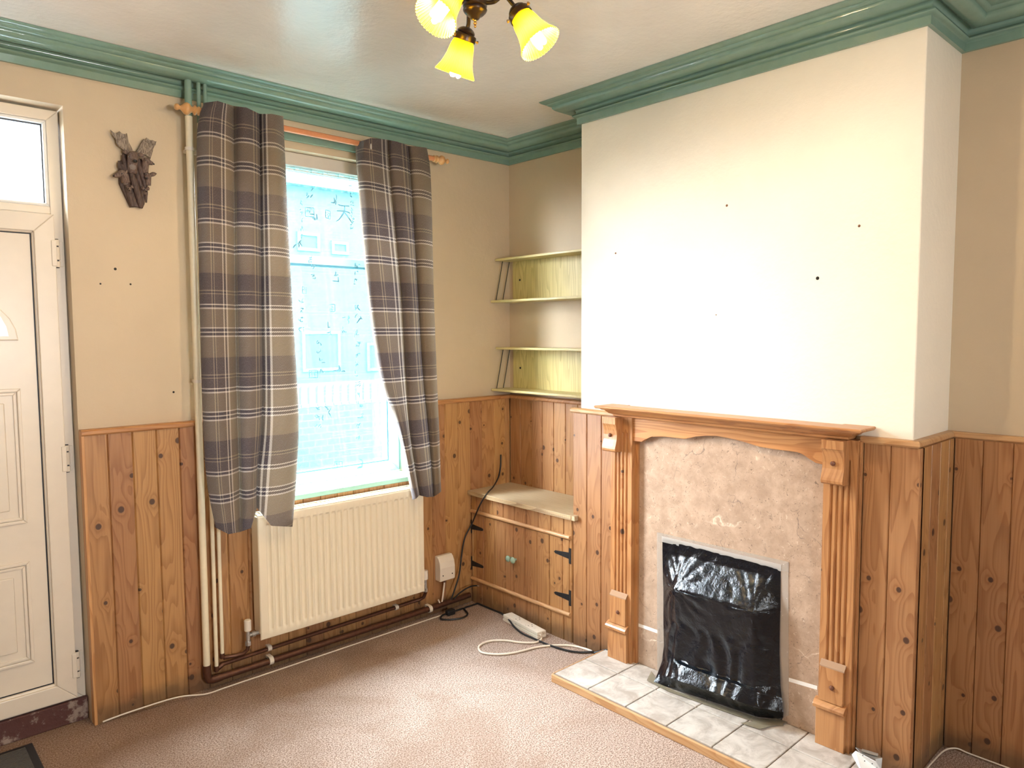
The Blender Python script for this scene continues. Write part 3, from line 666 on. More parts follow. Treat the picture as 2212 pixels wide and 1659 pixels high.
# ------------------------------------------------------------------ alcove cupboard
CU = thing('alcove_cupboard', 'low pine alcove cupboard with black strap hinges and pale knobs', 'cupboard', (-.17, -.39, 0))
CF = CX-.020
def dpanel(bm, a, b, z0, z1, plane, w=.085, th=.016): return panel(bm, 'y', a, b, z0, z1, plane, -1, w, th)
bm = nb(); dpanel(bm, -.034, -.766, .490, .590, CF); dpanel(bm, -.034, -.766, 0, .139, CF)
dpanel(bm, -.034, -.046, .139, .490, CF); dpanel(bm, -.750, -.766, .139, .490, CF)
o = part('face_frame', bm, PINE, CU)
for a, b, hy, s in ((-.048, -.3625, -.031, -1), (-.3645, -.749, -.757, 1)):
    bm = nb(); dpanel(bm, a, b, .141, .488, CF); dr = part('door', bm, PINE, CU)
    ky = -.347 if s < 0 else -.383
    bm = nb(); lathe(bm, [(.006, 0), (.006, .010), (.009, .014), (.0155, .018), (.0168, .022), (.014, .027), (.006, .029)], (CF, ky, .313), (-1, 0, 0), 20, cap1=True); part('knob', bm, KNOBG, dr, True, 60, label='pale green round knob')
    for hz in (.415, .214):
        bm = nb(); x = CF-.0005
        box(bm, x-.003, x, min(hy-.006, hy+.008), max(hy-.006, hy+.008), hz-.037, hz+.037, .0008)
        y0 = hy-.006 if s < 0 else hy+.008
        prism(bm, [(x, y0, hz-.015), (x, y0, hz+.015), (x, y0+s*.088, hz+.007), (x, y0+s*.097, hz), (x, y0+s*.088, hz-.007)], (-.003, 0, 0), .0006)
        for k in range(3): ell(bm, (x-.003, y0+s*(.022+.028*k), hz), (.0012, .0028, .0028), seg=8)
        for k in (-1, 0, 1): ell(bm, (x-.003, hy+.001, hz+.024*k), (.0012, .0025, .0025), seg=8)
        part('strap_hinge', bm, BLACK, dr, label='black iron strap hinge')
bm = nb(); box(bm, CF-.022, -TH-.0005, -.806+.004, -TH-.001, .592, .6145, .001); wt = part('worktop', bm, BIRCH, CU, label='worn pale plywood worktop')
bm = nb()
for k in range(5): box(bm, CF-.0262+.0005*(k%2), CF-.0222, -.782, -TH-.002, .5925+.0044*k, .5925+.0044*k+.0036, .0012)
part('reeded_edge', bm, BIRCH_E, wt)
for z in (.502, .133):
    bm = nb(); lathe(bm, [(.0095, 0), (.0095, .722)], (CF-.004, -.036, z), (0, -1, 0), 14, cap0=True, cap1=True); part('half_round_trim', bm, PINE_Y, CU)

# ------------------------------------------------------------------ alcove shelf units
for nm, lb, zt, zb, tilt in (('alcove_shelf_unit', 'upper yellow laminate shelf unit high in the alcove', 1.862, 1.634, .0), ('alcove_shelf_unit', 'lower yellow laminate shelf unit resting just above the alcove panelling', 1.378, 1.150, -.0)):
    U = thing(nm, lb, 'shelf unit', (-.07, -.4, zb), 'laminate shelf units in the alcove')
    bm = nb(); box(bm, -.112, -.002, -.80, -.004, zt-.013, zt, .003); part('top_shelf', bm, YELL_Y, U)
    bm = nb(); box(bm, -.146, -.002, -.80, -.004, zb-.013, zb, .003); part('bottom_shelf', bm, YELL_Y, U)
    bm = nb(); box(bm, -.010, -.001, -.795, -.038, zb, zt-.013); bp = part('back_panel', bm, YELL, U)
    for yy in (-.095,):
        bm = nb(); lathe(bm, [(.006, 0), (.006, .0012)], (-.0100, yy, zb+.112), (-1, 0, 0), 12, cap1=True); part('screw_hole', bm, HOLE, bp, label='dark screw hole')
    for y in (-.018, -.77):
        for xt, xb in ((-.068, -.118), (-.018, -.068)):
            bm = nb(); tube(bm, [(xt, y, zt-.013), (xb, y, zb)], .0022, 8); part('wire_support', bm, plain('dark_wire', (.03, .028, .02), .4, .5), U, True)

# ------------------------------------------------------------------ radiator
RX0, RX1, RY0, RY1, RZ0, RZ1 = -1.538, -.692, -.117, -.050, .170, .700
RA = thing('radiator', 'cream panel radiator with vertical ribs under the window', 'radiator', ((RX0+RX1)/2, -.09, RZ0))
NF = 26
def ribface(y, out):
    bm = nb(); cols = []; pad = .026; p = (RX1-RX0-2*pad)/NF
    cols += [(RX0, .006), (RX0+.003, .001), (RX0+.007, 0), (RX0+.016, 0)]
    for k in range(NF):
        c = RX0+pad+p*k
        cols += [(c+p*.26, 0), (c+p*.36, .6), (c+p*.46, 1), (c+p*.78, 1), (c+p*.90, .6), (c+p*.995, 0)]
    cols += [(RX1-.016, 0), (RX1-.007, 0), (RX1-.003, .001), (RX1, .006)]
    rws = [(RZ0, -1), (RZ0+.003, -.2), (RZ0+.008, 0), (RZ0+.026, 0), (RZ0+.036, .7), (RZ0+.042, 1), (RZ1-.048, 1), (RZ1-.042, .7), (RZ1-.036, 0), (RZ1-.010, 0), (RZ1-.004, -.2), (RZ1, -1)]
    g = []
    for z, f in rws:
        row = []
        for i, (x, d) in enumerate(cols):
            edge = i < 4 or i >= len(cols)-4
            dy = d if edge else .0095*d*max(f, 0)
            if f < 0: dy = max(dy, .006*-f)
            row.append(bm.verts.new((x, y - out*dy*1.0, z)))
        g.append(row)
    for A, B in zip(g, g[1:]):
        for i in range(len(A)-1): bm.faces.new((A[i], A[i+1], B[i+1], B[i]))
    return bm
part('front_panel', ribface(RY0, -1), RADW, RA, True, 40)
bm = nb(); box(bm, RX0+.02, RX1-.02, RY1-.004, RY1, RZ0+.004, RZ1-.01); part('back_panel', bm, RADW, RA)
bm = nb(); box(bm, RX0+.001, RX0+.004, RY1-.002, RY0+.006, RZ0+.03, RZ1-.004, .001); part('side_cover', bm, RADW, RA)
bm = nb(); box(bm, RX1-.004, RX1-.001, RY1-.002, RY0+.006, RZ0+.03, RZ1-.004, .001); part('side_cover', bm, RADW, RA)
bm = nb(); box(bm, RX0+.002, RX1-.002, RY1-.004, RY1+.004, RZ1-.012, RZ1+.006, .002); box(bm, RX0+.002, RX1-.002, RY0+.004, RY0+.012, RZ1-.010, RZ1+.003, .002)
for k in range(40):
    x = RX0+.012+(RX1-RX0-.024)*k/40; box(bm, x, x+.011, RY0+.010, RY1-.003, RZ1-.006, RZ1+.001)
part('top_grille', bm, RADW, RA)
def valve(x, zc, s):
    bm = nb(); lathe(bm, [(.012, 0), (.0145, .002), (.0145, .044), (.012, .047)], (x, -.085, zc+.028), (0, 0, 1), 18, cap0=True, cap1=True); v = part('valve_cap', bm, UPVC, RA, True)
    bm = nb(); lathe(bm, [(.009, -.03), (.009, .028)], (x, -.085, zc), (0, 0, 1), 12, cap0=True, cap1=True); lathe(bm, [(.0125, -.034), (.0125, -.016)], (x, -.085, zc), (0, 0, 1), 6, cap0=True, cap1=True)
    lathe(bm, [(.008, 0), (.008, .015), (.0125, .0155), (.0125, .030), (.009, .0305), (.009, .05)], (x, -.085, zc+.008), (s, 0, 0), 8, cap1=True); part('valve_body', bm, CHROME, RA)
valve(-1.581, .189, 1); valve(-.668, .190, -1)
for x in (-1.3, -.93):
    bm = nb(); box(bm, x-.015, x+.015, RY1, -TH-.0005, .25, .62, .001); part('wall_bracket', bm, RADW, RA)

# ------------------------------------------------------------------ heating pipes
def clip(par, x, y, z, r, axis):
    bm = nb()
    if axis == 'z': lathe(bm, [(r+.0005, -.006), (r+.004, -.006), (r+.004, .006), (r+.0005, .006)], (x, y, z), (0, 0, 1), 16); box(bm, x-.005, x+.005, y+r, 0 if z > 1.1 else -TH, z-.006, z+.006)
    else: lathe(bm, [(r+.0005, -.009), (r+.0035, -.009), (r+.0035, .009), (r+.0005, .009)], (x, y, z), (1, 0, 0), 16); box(bm, x-.009, x+.009, y, -TH, z+r*.4, z+r+.004, .001)
    part('pipe_clip', bm, UPVC, par, label='cream plastic pipe clip')
def pipe(label, x, r, zb, ztg, y, run, rr, corner):
    T_ = thing('heating_pipe', label, 'pipe', (x, y, 0), 'heating pipes in the corner by the curtain')
    bm = nb(); tube(bm, [(x+.004, y, ztg), (x, y, 1.1), (x-.003, y, zb)], r, 16); part('painted_riser', bm, PIPEC, T_, True)
    bm = nb(); tube(bm, [(x+.006, y, 2.458), (x+.004, y, ztg)], r*1.0, 16); part('green_upper_length', bm, PIPEG, T_, True, label='upper length painted green')
    bm = nb(); tube(bm, [(x-.003, y, zb), (x-.003, y, zb-.02)] + corner, rr, 12); part('bare_elbow', bm, COPPER, T_, True, label='bare tarnished elbow')
    if run: bm = nb(); tube(bm, run, rr*.86, 12); part('horizontal_run', bm, COPPER, T_, True, label='bare dark copper run')
    return T_
py_ = -.058
X1 = at(436, 1100, 1, py_).x
z1 = .045
t1 = pipe('thickest cream pipe rising beside the curtain from a brown elbow', X1, .0135, .112, 2.30, py_, [(X1+.05, -.060, z1), (-1.30, -.060, z1), (-.60, -.060, z1+.004), (-.36, -.060, z1+.008)], .0165, [(X1-.002, -.06, z1+.018), (X1+.004, -.06, z1+.004), (X1+.016, -.06, z1), (X1+.055, -.06, z1)])
for z in (2.175, 1.272): clip(t1, X1+.003, py_, z, .0135, 'z')
for x in (-1.475, -.625): clip(t1, x, -.060, z1+.002, .0142, 'x')
X2 = at(461, 1200, 1, py_).x
t2 = pipe('middle slim cream pipe half hidden by the curtain edge', X2, .0078, .096, 2.28, py_, [(X2+.02, -.050, .092), (-1.30, -.048, .098), (-.86, -.048, .104), (-.72, -.050, .108), (-.690, -.060, .112), (-.672, -.075, .124), (-.668, -.085, .150)], .0098, [(X2-.001, -.055, .086), (X2+.006, -.052, .082), (X2+.024, -.050, .091)])
for x in (-1.475, -.82): clip(t2, x, -.049, .098 if x < -1 else .104, .0085, 'x')
for z in (2.175,): clip(t2, X2+.003, py_, z, .0078, 'z')
X3 = at(478, 1300, 1, py_).x
t3 = pipe('shortest slim cream pipe feeding the left radiator valve', X3, .0075, .142, 2.28, py_, [(X3+.02, -.060, .120), (-1.628, -.066, .118), (-1.598, -.076, .122), (-1.584, -.083, .136), (-1.581, -.085, .158)], .0095, [(X3-.001, -.058, .128), (X3+.004, -.058, .121), (X3+.022, -.060, .120)])

# ------------------------------------------------------------------ curtain pole and curtains
PY_, PZ_ = -.099, 2.3155
PO = thing('curtain_pole', 'varnished wooden curtain pole with turned finials above the window', 'curtain pole', (-1.16, PY_, PZ_))
bm = nb(); tube(bm, [(-1.725, PY_, PZ_), (-.575, PY_, PZ_-.006)], .0125, 18); part('rod', bm, RODW, PO, True)
fp = [(.0125, -.004), (.0165, -.002), (.0165, .004), (.0135, .006), (.0135, .010), (.018, .013), (.0185, .017), (.013, .021), (.010, .025), (.014, .031), (.021, .038), (.0235, .046), (.021, .054), (.013, .062), (.008, .068), (.0075, .073), (.0115, .078), (.0125, .083), (.009, .089), (.003, .091)]
for x, z, s in ((-1.712, PZ_, -1), (-.590, PZ_-.006, 1)):
    bm = nb(); lathe(bm, fp, (x, PY_, z), (s, 0, 0), 20, cap1=True); part('finial', bm, FINW, PO, True, 50)
for x in (-1.66, -.66):
    bm = nb(); tube(bm, [(x, -.001, PZ_-.02), (x, PY_+.02, PZ_-.02), (x, PY_, PZ_-.014)], .008, 10); part('pole_bracket', bm, RODW, PO, True)

def spl(vals, t):
    """Catmull-Rom through a list of tuples at t in [0, n-1]"""
    n = len(vals); i = min(int(t), n-2); f = t-i; a, b, c, d = vals[max(i-1, 0)], vals[i], vals[i+1], vals[min(i+2, n-1)]
    return tuple(.5*(2*q + (r-p)*f + (2*p-5*q+4*r-s)*f*f + (3*q-p-3*r+s)*f**3) for p, q, r, s in zip(a, b, c, d))
def lin(vals, t):
    i = min(int(t), len(vals)-2); f = t-i; return tuple(p+(q-p)*f for p, q in zip(vals[i], vals[i+1]))
def curtain(rows, ts, pleats, ydep, u_off, vtop, gather, nu=150, nv=90):
    """rows: picture outlines of the cloth at several heights; pleats: (start, end, depth) in s; gives a folded cloth mesh with its own weave coordinates."""
    bm = nb(); uvl = bm.loops.layers.uv.new('UVMap'); g = []; K = len(rows)-1
    for j in range(nv+1):
        t = K*j/nv; row = []; up = 0; prev = None
        for i in range(nu+1):
            s = i/nu; col = []
            for R in rows:
                tt = 0
                for k in range(len(ts)-1):
                    if ts[k] <= s <= ts[k+1]: tt = k+(s-ts[k])/(ts[k+1]-ts[k])
                col.append(lin(R, tt))
            q = spl(col, t); fold = 0
            for a, b, dp, u0, u1 in pleats:
                if a <= s <= b: fold = dp*(math.sin(PI*(s-a)/(b-a))**.55)
            fold *= 1+.15*noise.noise(Vector((s*3, t*.9, u_off)))
            fold += .006*noise.noise(Vector((s*9, t*1.6, u_off+4)))
            y = ydep(s, t/K) - fold
            p = at(q[0], q[1], 1, y); row.append(p)
        g.append(row)
    V = [[bm.verts.new(p) for p in row] for row in g]; mid = []
    for i in range(nu+1):
        x = i/nu
        for a, b, dp, u0, u1 in pleats:
            if a <= x <= b: q = u0+(u1-u0)*(x-a)/(b-a); break
        mid.append(q)
    for j in range(nv):
        for i in range(nu):
            f = bm.faces.new((V[j][i], V[j][i+1], V[j+1][i+1], V[j+1][i]))
            for l, (a, b) in zip(f.loops, ((j, i), (j, i+1), (j+1, i+1), (j+1, i))): l[uvl].uv = (mid[b], (2.67 - g[a][b].z)/.3255)
    return bm
CUR = thing('tartan_curtain', 'grey and beige tartan curtain left of the window, its hem tucked up by the radiator', 'curtain', (-1.54, -.14, .5), 'tartan curtains at the window')
rowsL = [[(441, 222), (470, 218), (505, 229), (532, 232), (561, 246), (587, 246), (612, 251)],
         [(425, 300), (462, 299), (505, 304), (533, 306), (562, 310), (588, 312), (615, 317)],
         [(430, 600), (466, 600), (507, 600), (537, 600), (565, 602), (596, 604), (629, 607)],
         [(437, 880), (475, 884), (513, 888), (540, 890), (567, 890), (603, 890), (645, 888)],
         [(446, 1035), (482, 1044), (518, 1044), (540, 1038), (556, 1020), (598, 1025), (641, 1020)],
         [(466, 1140), (494, 1154), (519, 1149), (542, 1141), (555, 1097), (586, 1136), (632, 1138)]]
bm = curtain(rowsL, [0, .2, .41, .55, .72, .85, 1], [(0, .41, .060, .02, .53), (.41, .72, .060, .97, 1.29), (.72, 1, .062, 1.34, 1.63)], lambda s, t: -.116 - .018*max(0, (t-.45)/.55)-.012*math.exp(-((s-.3)/.3)**2)*max(0, t-.7), .02, 2.46, .55)
part('cloth', bm, PLAID, CUR, True, 180)
CUR2 = thing('tartan_curtain', 'grey and beige tartan curtain right of the window, pulled back at a slant', 'curtain', (-.75, -.14, .55), 'tartan curtains at the window')
rowsR = [[(767, 309), (802, 298), (838, 302), (858, 306), (882, 315), (903, 317), (922, 319)],
         [(772, 380), (806, 380), (843, 384), (863, 385), (888, 387), (908, 388), (931, 392)],
         [(793, 622), (830, 622), (865, 624), (883, 624), (902, 626), (920, 627), (937, 630)],
         [(820, 810), (850, 812), (876, 814), (894, 814), (914, 814), (930, 815), (944, 818)],
         [(860, 935), (874, 937), (886, 940), (906, 938), (926, 937), (938, 936), (949, 935)],
         [(891, 1080), (899, 1077), (906, 1070), (923, 1074), (937, 1073), (945, 1068), (953, 1062)]]
bm = curtain(rowsR, [0, .25, .44, .6, .72, .87, 1], [(0, .44, .045, -.03, .445), (.44, .72, .045, .98, 1.28), (.72, 1, .045, 1.45, 1.63)], lambda s, t: -.116+.075*max(0, 1-s/.13)*max(0, 1-t*6)-.022*max(0, (t-.45)/.55), .245, 2.46, .55)
part('cloth', bm, PLAID, CUR2, True, 180)
c = at(794, 319, 1, -.128); bm = nb()
tube(bm, [(c.x+.006*math.cos(k*PI/12)+.004, c.y+.021*math.cos(k*PI/12)-.010, c.z+.022*math.sin(k*PI/12)) for k in range(25)], .0035, 8, cap=False); part('eyelet', bm, CHROME, CUR2, True, label='chrome eyelet ring')

# ------------------------------------------------------------------ deer wall plaque
DK = deer_mat('dark_driftwood_finish', (.040, .022, .018), (.10, .06, .048)); FUR = deer_mat('brown_fur_finish', (.085, .050, .038), (.175, .115, .088))
PALE = plain('pale_grey_throat', (.20, .16, .14), .6, 0, .2, 200); HORN = deer_mat('grey_antler_finish', (.12, .085, .065), (.30, .245, .19)); NOSE = plain('black_nose', (.006, .005, .005), .2)
def D(a, b, y=0): return at(200+a/7.54, 260+b/7.54, 1, y)
DE = thing('deer_plaque', 'dark carved plaque of stag, does and fawns among driftwood on the cream wall', 'wall plaque', (-1.93, 0, 2.05))
bm = nb()
prism(bm, [D(*q, -.001) for q in ((480, 520), (590, 560), (700, 640), (860, 640), (880, 900), (840, 1200), (830, 1370), (800, 1440), (690, 1400), (600, 1425), (420, 1040), (410, 780), (440, 660), (480, 700))], (0, -.016, 0), .003)
for pts, r in (([(480, 720), (520, 900), (580, 1150), (650, 1400)], [.010, .013, .012, .007]), ([(620, 850), (690, 1050), (750, 1250), (790, 1430)], [.012, .014, .013, .006]),
               ([(740, 640), (780, 820), (840, 1000), (860, 1120)], [.008, .012, .010, .005]), ([(500, 560), (520, 700), (560, 820)], [.006, .009, .008]), ([(870, 1060), (870, 1200), (875, 1340)], [.006, .006, .003]), ([(430, 660), (450, 760), (520, 830)], [.004, .008, .006]),
               ([(830, 640), (850, 760), (850, 860)], [.011, .013, .011]), ([(690, 700), (730, 900), (800, 1100), (815, 1250)], [.006, .008, .008, .005])):
    P = cr([D(a, b, -.018) for a, b in pts], 6); R = [spl([(x,) for x in r], (len(r)-1)*k/(len(P)-1))[0]*(1+.18*noise.noise(Vector((k*.6, a, 0)))) for k in range(len(P))]
    tube(bm, P, R, 12)
part('driftwood', bm, DK, DE, True, 40)
def head(nm, lab, neck, skull, nose, rn, rs, rm, eyes, ears, throat=None, nr=.0035):
    """skinned neck-skull-muzzle with ears, eyes and a nose"""
    bm = nb(); P = cr([neck, skull, skull.lerp(nose, .5), nose], 6); R = []
    for k in range(len(P)):
        R.append(max(.001, spl([(rn,), (rs,), (rs*.72,), (rm,)], 3*k/(len(P)-1))[0]))
    tube(bm, P, R, 14); ell(bm, skull, (rs*1.02, rs*.95, rs*.98))
    h = part(nm, bm, FUR, DE, True, 180, label=lab)
    bm = nb(); ell(bm, nose + (nose-skull).normalized()*rm*.4, (nr*1.25, nr, nr*.9), seg=10); part('nose', bm, NOSE, h, True, 180)
    for e in eyes:
        bm = nb(); ell(bm, e, (.0024, .0018, .0018), seg=10); part('eye', bm, NOSE, h, True, 180)
        bm = nb(); ell(bm, e+Vector((0, .0008, .0004)), (.0038, .0018, .0032), seg=10); part('eye_rim', bm, PALE, h, True, 180)
    for a, b in ears:
        bm = nb(); m = a.lerp(b, .5)+Vector((0, -.001, .002)); tube(bm, cr([a, m, b], 5), [.004, .0055, .0068, .0075, .0078, .0078, .007, .0058, .004, .0022, .0008][:11], 10, .5); part('ear', bm, FUR, h, True, 180)
    if throat:
        bm = nb(); ell(bm, throat[0], throat[1]); part('throat', bm, PALE, h, True, 180, label='pale grey throat')
    return h
stag = head('stag_head', 'stag head with broad antlers', D(640, 860, -.022), D(660, 585, -.040), D(690, 655, -.070), .0165, .0185, .0095, [D(598, 588, -.0545), D(735, 608, -.0545)], [(D(575, 545, -.03), D(480, 500, -.03)), (D(745, 560, -.03), D(850, 590, -.03))], (D(648, 745, -.032), (.0150, .016, .020)), .0062)
for pol, ridges in ((((290, 158), (335, 215), (372, 232), (430, 178), (462, 225), (515, 240), (552, 212), (560, 300), (582, 360), (660, 505), (590, 520), (460, 450), (400, 395), (385, 330), (320, 250)),
                     (((590, 520), (470, 445), (400, 380), (390, 320), (330, 235), (288, 155)), ((400, 330), (470, 300), (520, 270)), ((550, 300), (545, 250), (553, 212)), ((598, 520), (592, 440), (590, 380)), ((420, 240), (430, 200), (432, 178)))),
                    (((700, 515), (800, 370), (822, 308), (850, 330), (872, 285), (915, 320), (945, 345), (960, 322), (1000, 352), (1035, 345), (1015, 410), (975, 440), (975, 510), (935, 630), (860, 560), (760, 560)),
                     (((720, 530), (830, 545), (930, 520), (975, 460), (1020, 380), (1035, 345)), ((870, 450), (920, 420), (900, 350), (872, 285)), ((930, 440), (925, 380), (855, 330), (822, 310)), ((740, 520), (780, 480), (808, 448)), ((990, 400), (960, 360), (950, 335))))):
    bm = nb(); prism(bm, [D(*q, -.014) for q in pol], (0, -.007, 0), .002)
    for rg in ridges:
        P = cr([D(a, b, -.0215) for a, b in rg], 5); n = len(P); tube(bm, P, [.0040*(1-.75*k/(n-1)) for k in range(n)], 8)
    part('antler', bm, HORN, stag, True, 50)
head('doe_head', 'doe looking right', D(845, 860, -.020), D(865, 665, -.030), D(985, 708, -.036), .013, .0135, .0058, [D(870, 652, -.0435)], [(D(835, 650, -.03), D(790, 620, -.034))], None, .003)
head('doe_head', 'doe looking left', D(540, 1010, -.022), D(500, 872, -.032), D(352, 905, -.036), .016, .0150, .0060, [D(478, 868, -.0470)], [(D(545, 850, -.038), D(568, 842, -.046))], (D(530, 985, -.026), (.013, .012, .015)), .003)
head('doe_head', 'doe with one ear spread right', D(900, 1060, -.020), D(895, 905, -.028), D(880, 935, -.042), .011, .0125, .0075, [D(874, 875, -.0405)], [(D(935, 900, -.03), D(1045, 868, -.03))], (D(905, 970, -.022), (.009, .010, .010)), .003)
head('fawn_head', 'small fawn head low on the left', D(600, 1180, -.028), D(600, 1110, -.034), D(602, 1142, -.044), .006, .0065, .0035, [D(583, 1105, -.0402), D(618, 1105, -.0402)], [(D(570, 1098, -.034), D(545, 1090, -.034)), (D(632, 1098, -.034), D(665, 1085, -.034))], None, .002)
head('fawn_head', 'small fawn head low on the right', D(850, 1200, -.020), D(860, 1135, -.028), D(875, 1155, -.037), .006, .0065, .0035, [D(845, 1128, -.0342)], [(D(885, 1125, -.028), D(930, 1112, -.028)), (D(838, 1125, -.028), D(790, 1108, -.028))], None, .002)

# ------------------------------------------------------------------ ceiling light
LX, LY = -1.4855, -1.484
def pyof(p): q = p-CP; return H/2-FPX*q.dot(UPV)/q.dot(FWD)
def zpy(x, y, py):
    lo, hi = 1.6, 2.6
    for _ in range(40):
        m = (lo+hi)/2
        if pyof(Vector((x, y, m))) > py: lo = m
        else: hi = m
    return (lo+hi)/2
CL = thing('ceiling_light', 'dark bronze three arm ceiling light with lit amber glass bells', 'ceiling light', (LX, LY, ZC))
bm = nb(); lathe(bm, [(.004, 2.290), (.011, 2.293), (.014, 2.299), (.022, 2.303), (.030, 2.311), (.0325, 2.316), (.031, 2.320), (.028, 2.322), (.032, 2.325), (.0325, 2.360), (.030, 2.366), (.020, 2.372), (.010, 2.378), (.010, 2.430), (.018, 2.436), (.022, 2.444), (.052, 2.452), (.060, 2.462), (.062, ZC-.001)], (LX, LY, 0), (0, 0, 1), 32, cap0=True, cap1=True)
part('body', bm, DARKM, CL, True, 50)
bm = nb(); lathe(bm, [(.0005, 2.270), (.003, 2.272), (.0035, 2.275), (.002, 2.278), (.0045, 2.280), (.0052, 2.283), (.003, 2.286), (.005, 2.289), (.004, 2.293)], (LX, LY, 0), (0, 0, 1), 14); part('brass_finial', bm, GOLD, CL, True, 60, label='small brass finial')
hr, hf = Vector((.734, -.679, 0)), Vector((.679, .734, 0))
def hd(deg): return hr*math.cos(math.radians(deg)) + hf*math.sin(math.radians(deg))
for th, rad, py, ath, phi in ((-10, .125, 36, -20, 34), (109, .112, 86, 140, 24), (238, .098, -12, 224, 38)):
    q = Vector((LX, LY, 0)) + hd(th)*rad; q.z = zpy(q.x, q.y, py)
    ax = hd(ath)*math.sin(math.radians(phi)) - Vector((0, 0, math.cos(math.radians(phi))))
    s0 = Vector((LX, LY, 2.333)) + hd(th)*.030; top = q - ax*.030
    bm = nb(); tube(bm, cr([s0, s0+hd(th)*.022+Vector((0, 0, .001)), s0.lerp(top, .62)+Vector((0, 0, .026)), top-ax*.012, top+ax*.004], 8), .0058, 12); part('arm', bm, DARKM, CL, True, 60)
    bm = nb(); lathe(bm, [(.006, -.034), (.012, -.033), (.019, -.029), (.024, -.024), (.026, -.020), (.024, -.017), (.031, -.014), (.0325, -.010), (.0325, .002), (.031, .003)], q, ax, 28, cap0=True); cup = part('gallery', bm, DARKM, CL, True, 45)
    for k in range(3):
        a = 2*PI*k/3+.5; n = (Vector((0, 0, 1))-ax*ax.z).normalized(); b = ax.cross(n); d = n*math.cos(a)+b*math.sin(a)
        bm = nb(); lathe(bm, [(.002, .030), (.002, .037), (.0045, .0375), (.0045, .041), (.002, .0415)], q-ax*.004, d, 10, cap1=True); part('gallery_screw', bm, GOLD, cup, True, 40)
    nfl = 40
    bm = nb(); lathe(bm, [(.0285, -.006, 0), (.0288, 0, 0), (.0290, .006, 0), (.0308, .010, .012), (.0328, .019, .022), (.0346, .031, .024), (.0370, .045, .024), (.0408, .059, .024), (.0455, .072, .024), (.0505, .081, .022), (.0542, .0875, .016), (.0558, .0915, .03), (.0562, .094, .03)], q, ax, nfl*6, nf=nfl)
    part('glass_shade', bm, SHADE, CL, True, 180)
    bm = nb(); lathe(bm, [(.0105, -.004), (.0165, .002), (.0165, .034), (.014, .038)], q, ax, 18, cap1=True); lh = part('bulb_base', bm, UPVC_W, CL, True, 40)
    n = (Vector((0, 0, 1))-ax*ax.z).normalized(); b = ax.cross(n); bm = nb()
    for k in range(3):
        d = (n*math.cos(2*PI*k/3)+b*math.sin(2*PI*k/3))*.0105; o_ = q+d
        lathe(bm, [(.0078, .038), (.0078, .092), (.0066, .097), (.0035, .1005), (.0005, .102)], o_, ax, 12)
    part('lamp_tube', bm, BULBM, lh, True, 60)

# ------------------------------------------------------------------ small things on the walls and floor
def flat(px, z): return [at(a, b, 2, z) for a, b in px]
bm = nb(); c = at(966, 1227, 1, -.072); hw, hh = .048, .064
pr2 = [(-TH-.001, hh), (-.050, hh), (-.062, hh-.010), (-.072, hh-.030), (-.076, hh-.060), (-.076, -hh+.004), (-.072, -hh), (-TH-.001, -hh)]
prism(bm, [(c.x-hw, y, c.z+z) for y, z in pr2], (2*hw, 0, 0), .003)
SB = thing('junction_box', 'aged white plastic junction box on the boards right of the radiator', 'junction box', (c.x, -TH, c.z-hh))
part('cover', bm, WPLAST, SB)
for dx in (-.030, .030):
    bm = nb(); ell(bm, (c.x+dx, -.0765, c.z-.034), (.0035, .0015, .0035), seg=10); part('fixing_screw', bm, HOLE, SB, label='dark recessed screw')
bm = nb(); lathe(bm, [(.0055, 0), (.0055, .014)], (c.x-.008, -.056, c.z-hh-.0135), (0, 0, 1), 10, cap0=True, cap1=True); part('cable_gland', bm, plain('brown_gland', (.10, .05, .03), .5), SB)
bm = nb(); P = cr([(c.x-.008, -.056, c.z-hh-.006), (c.x-.010, -.056, c.z-hh-.035), (c.x-.030, -.058, .052), at(947, 1296, 1, -.062)], 8); tube(bm, P, .0042, 8); part('cable_tail', bm, WHITEC, SB, True)

a, b, d = at(1086, 1327, 2, .034), at(1160, 1367, 2, .034), at(1106, 1320, 2, .034)
PS = thing('extension_socket', 'dirty cream extension block lying against the cupboard plinth', 'extension block', tuple((a+b)/2*Vector((1, 1, 0)) if 0 else ((a.x+b.x)/2, (a.y+b.y)/2, 0)))
ln = (b-a); ln.z = 0; wv_ = Vector((-ln.y, ln.x, 0)).normalized(); wv_ = wv_ if wv_.x > 0 else -wv_; wv_ *= .054
def skewbox(bm, o, l, w, z0, z1, bev): prism(bm, [o+Vector((0, 0, z0)), o+l+Vector((0, 0, z0)), o+l+w+Vector((0, 0, z0)), o+w+Vector((0, 0, z0))], (0, 0, z1-z0), bev)
_mx = max(a.x, b.x)+wv_.x; _sh = Vector((CF-.004-max(a.x+wv_.x, b.x+wv_.x), 0, 0)); a = a+_sh; b = b+_sh; o0 = Vector((a.x, a.y, 0))
bm = nb(); skewbox(bm, o0, ln, wv_, .001, .015, .0015); part('base_half', bm, WPLAST, PS)
bm = nb(); skewbox(bm, o0+ln.normalized()*.001+wv_*.02, ln*.993, wv_*.96, .0158, .034, .003)
t = NT('soiled_cream_plastic'); n_ = t.noise(t.obj(), 38, 5, .7); t.set(Base_Color=t.mix(t.mul(t.sstep(n_, .56, .66), .7), (.74, .68, .58), (.28, .20, .10)), Roughness=.35); SOIL = t.m
top_ = part('top_half', bm, SOIL, PS)
for k in range(2):
    bm = nb(); cc = o0+ln*(.34+.36*k)+wv_*.5
    for du, dv in ((.010, 0), (-.006, .011), (-.006, -.011)):
        p = cc+ln.normalized()*du+wv_.normalized()*dv; box(bm, p.x-.002, p.x+.002, p.y-.0035, p.y+.0035, .0338, .0343)
    part('socket_slots', bm, plain('shadowed_slot', (.05, .04, .03), .8), PS)
bm = nb(); cz = .0055
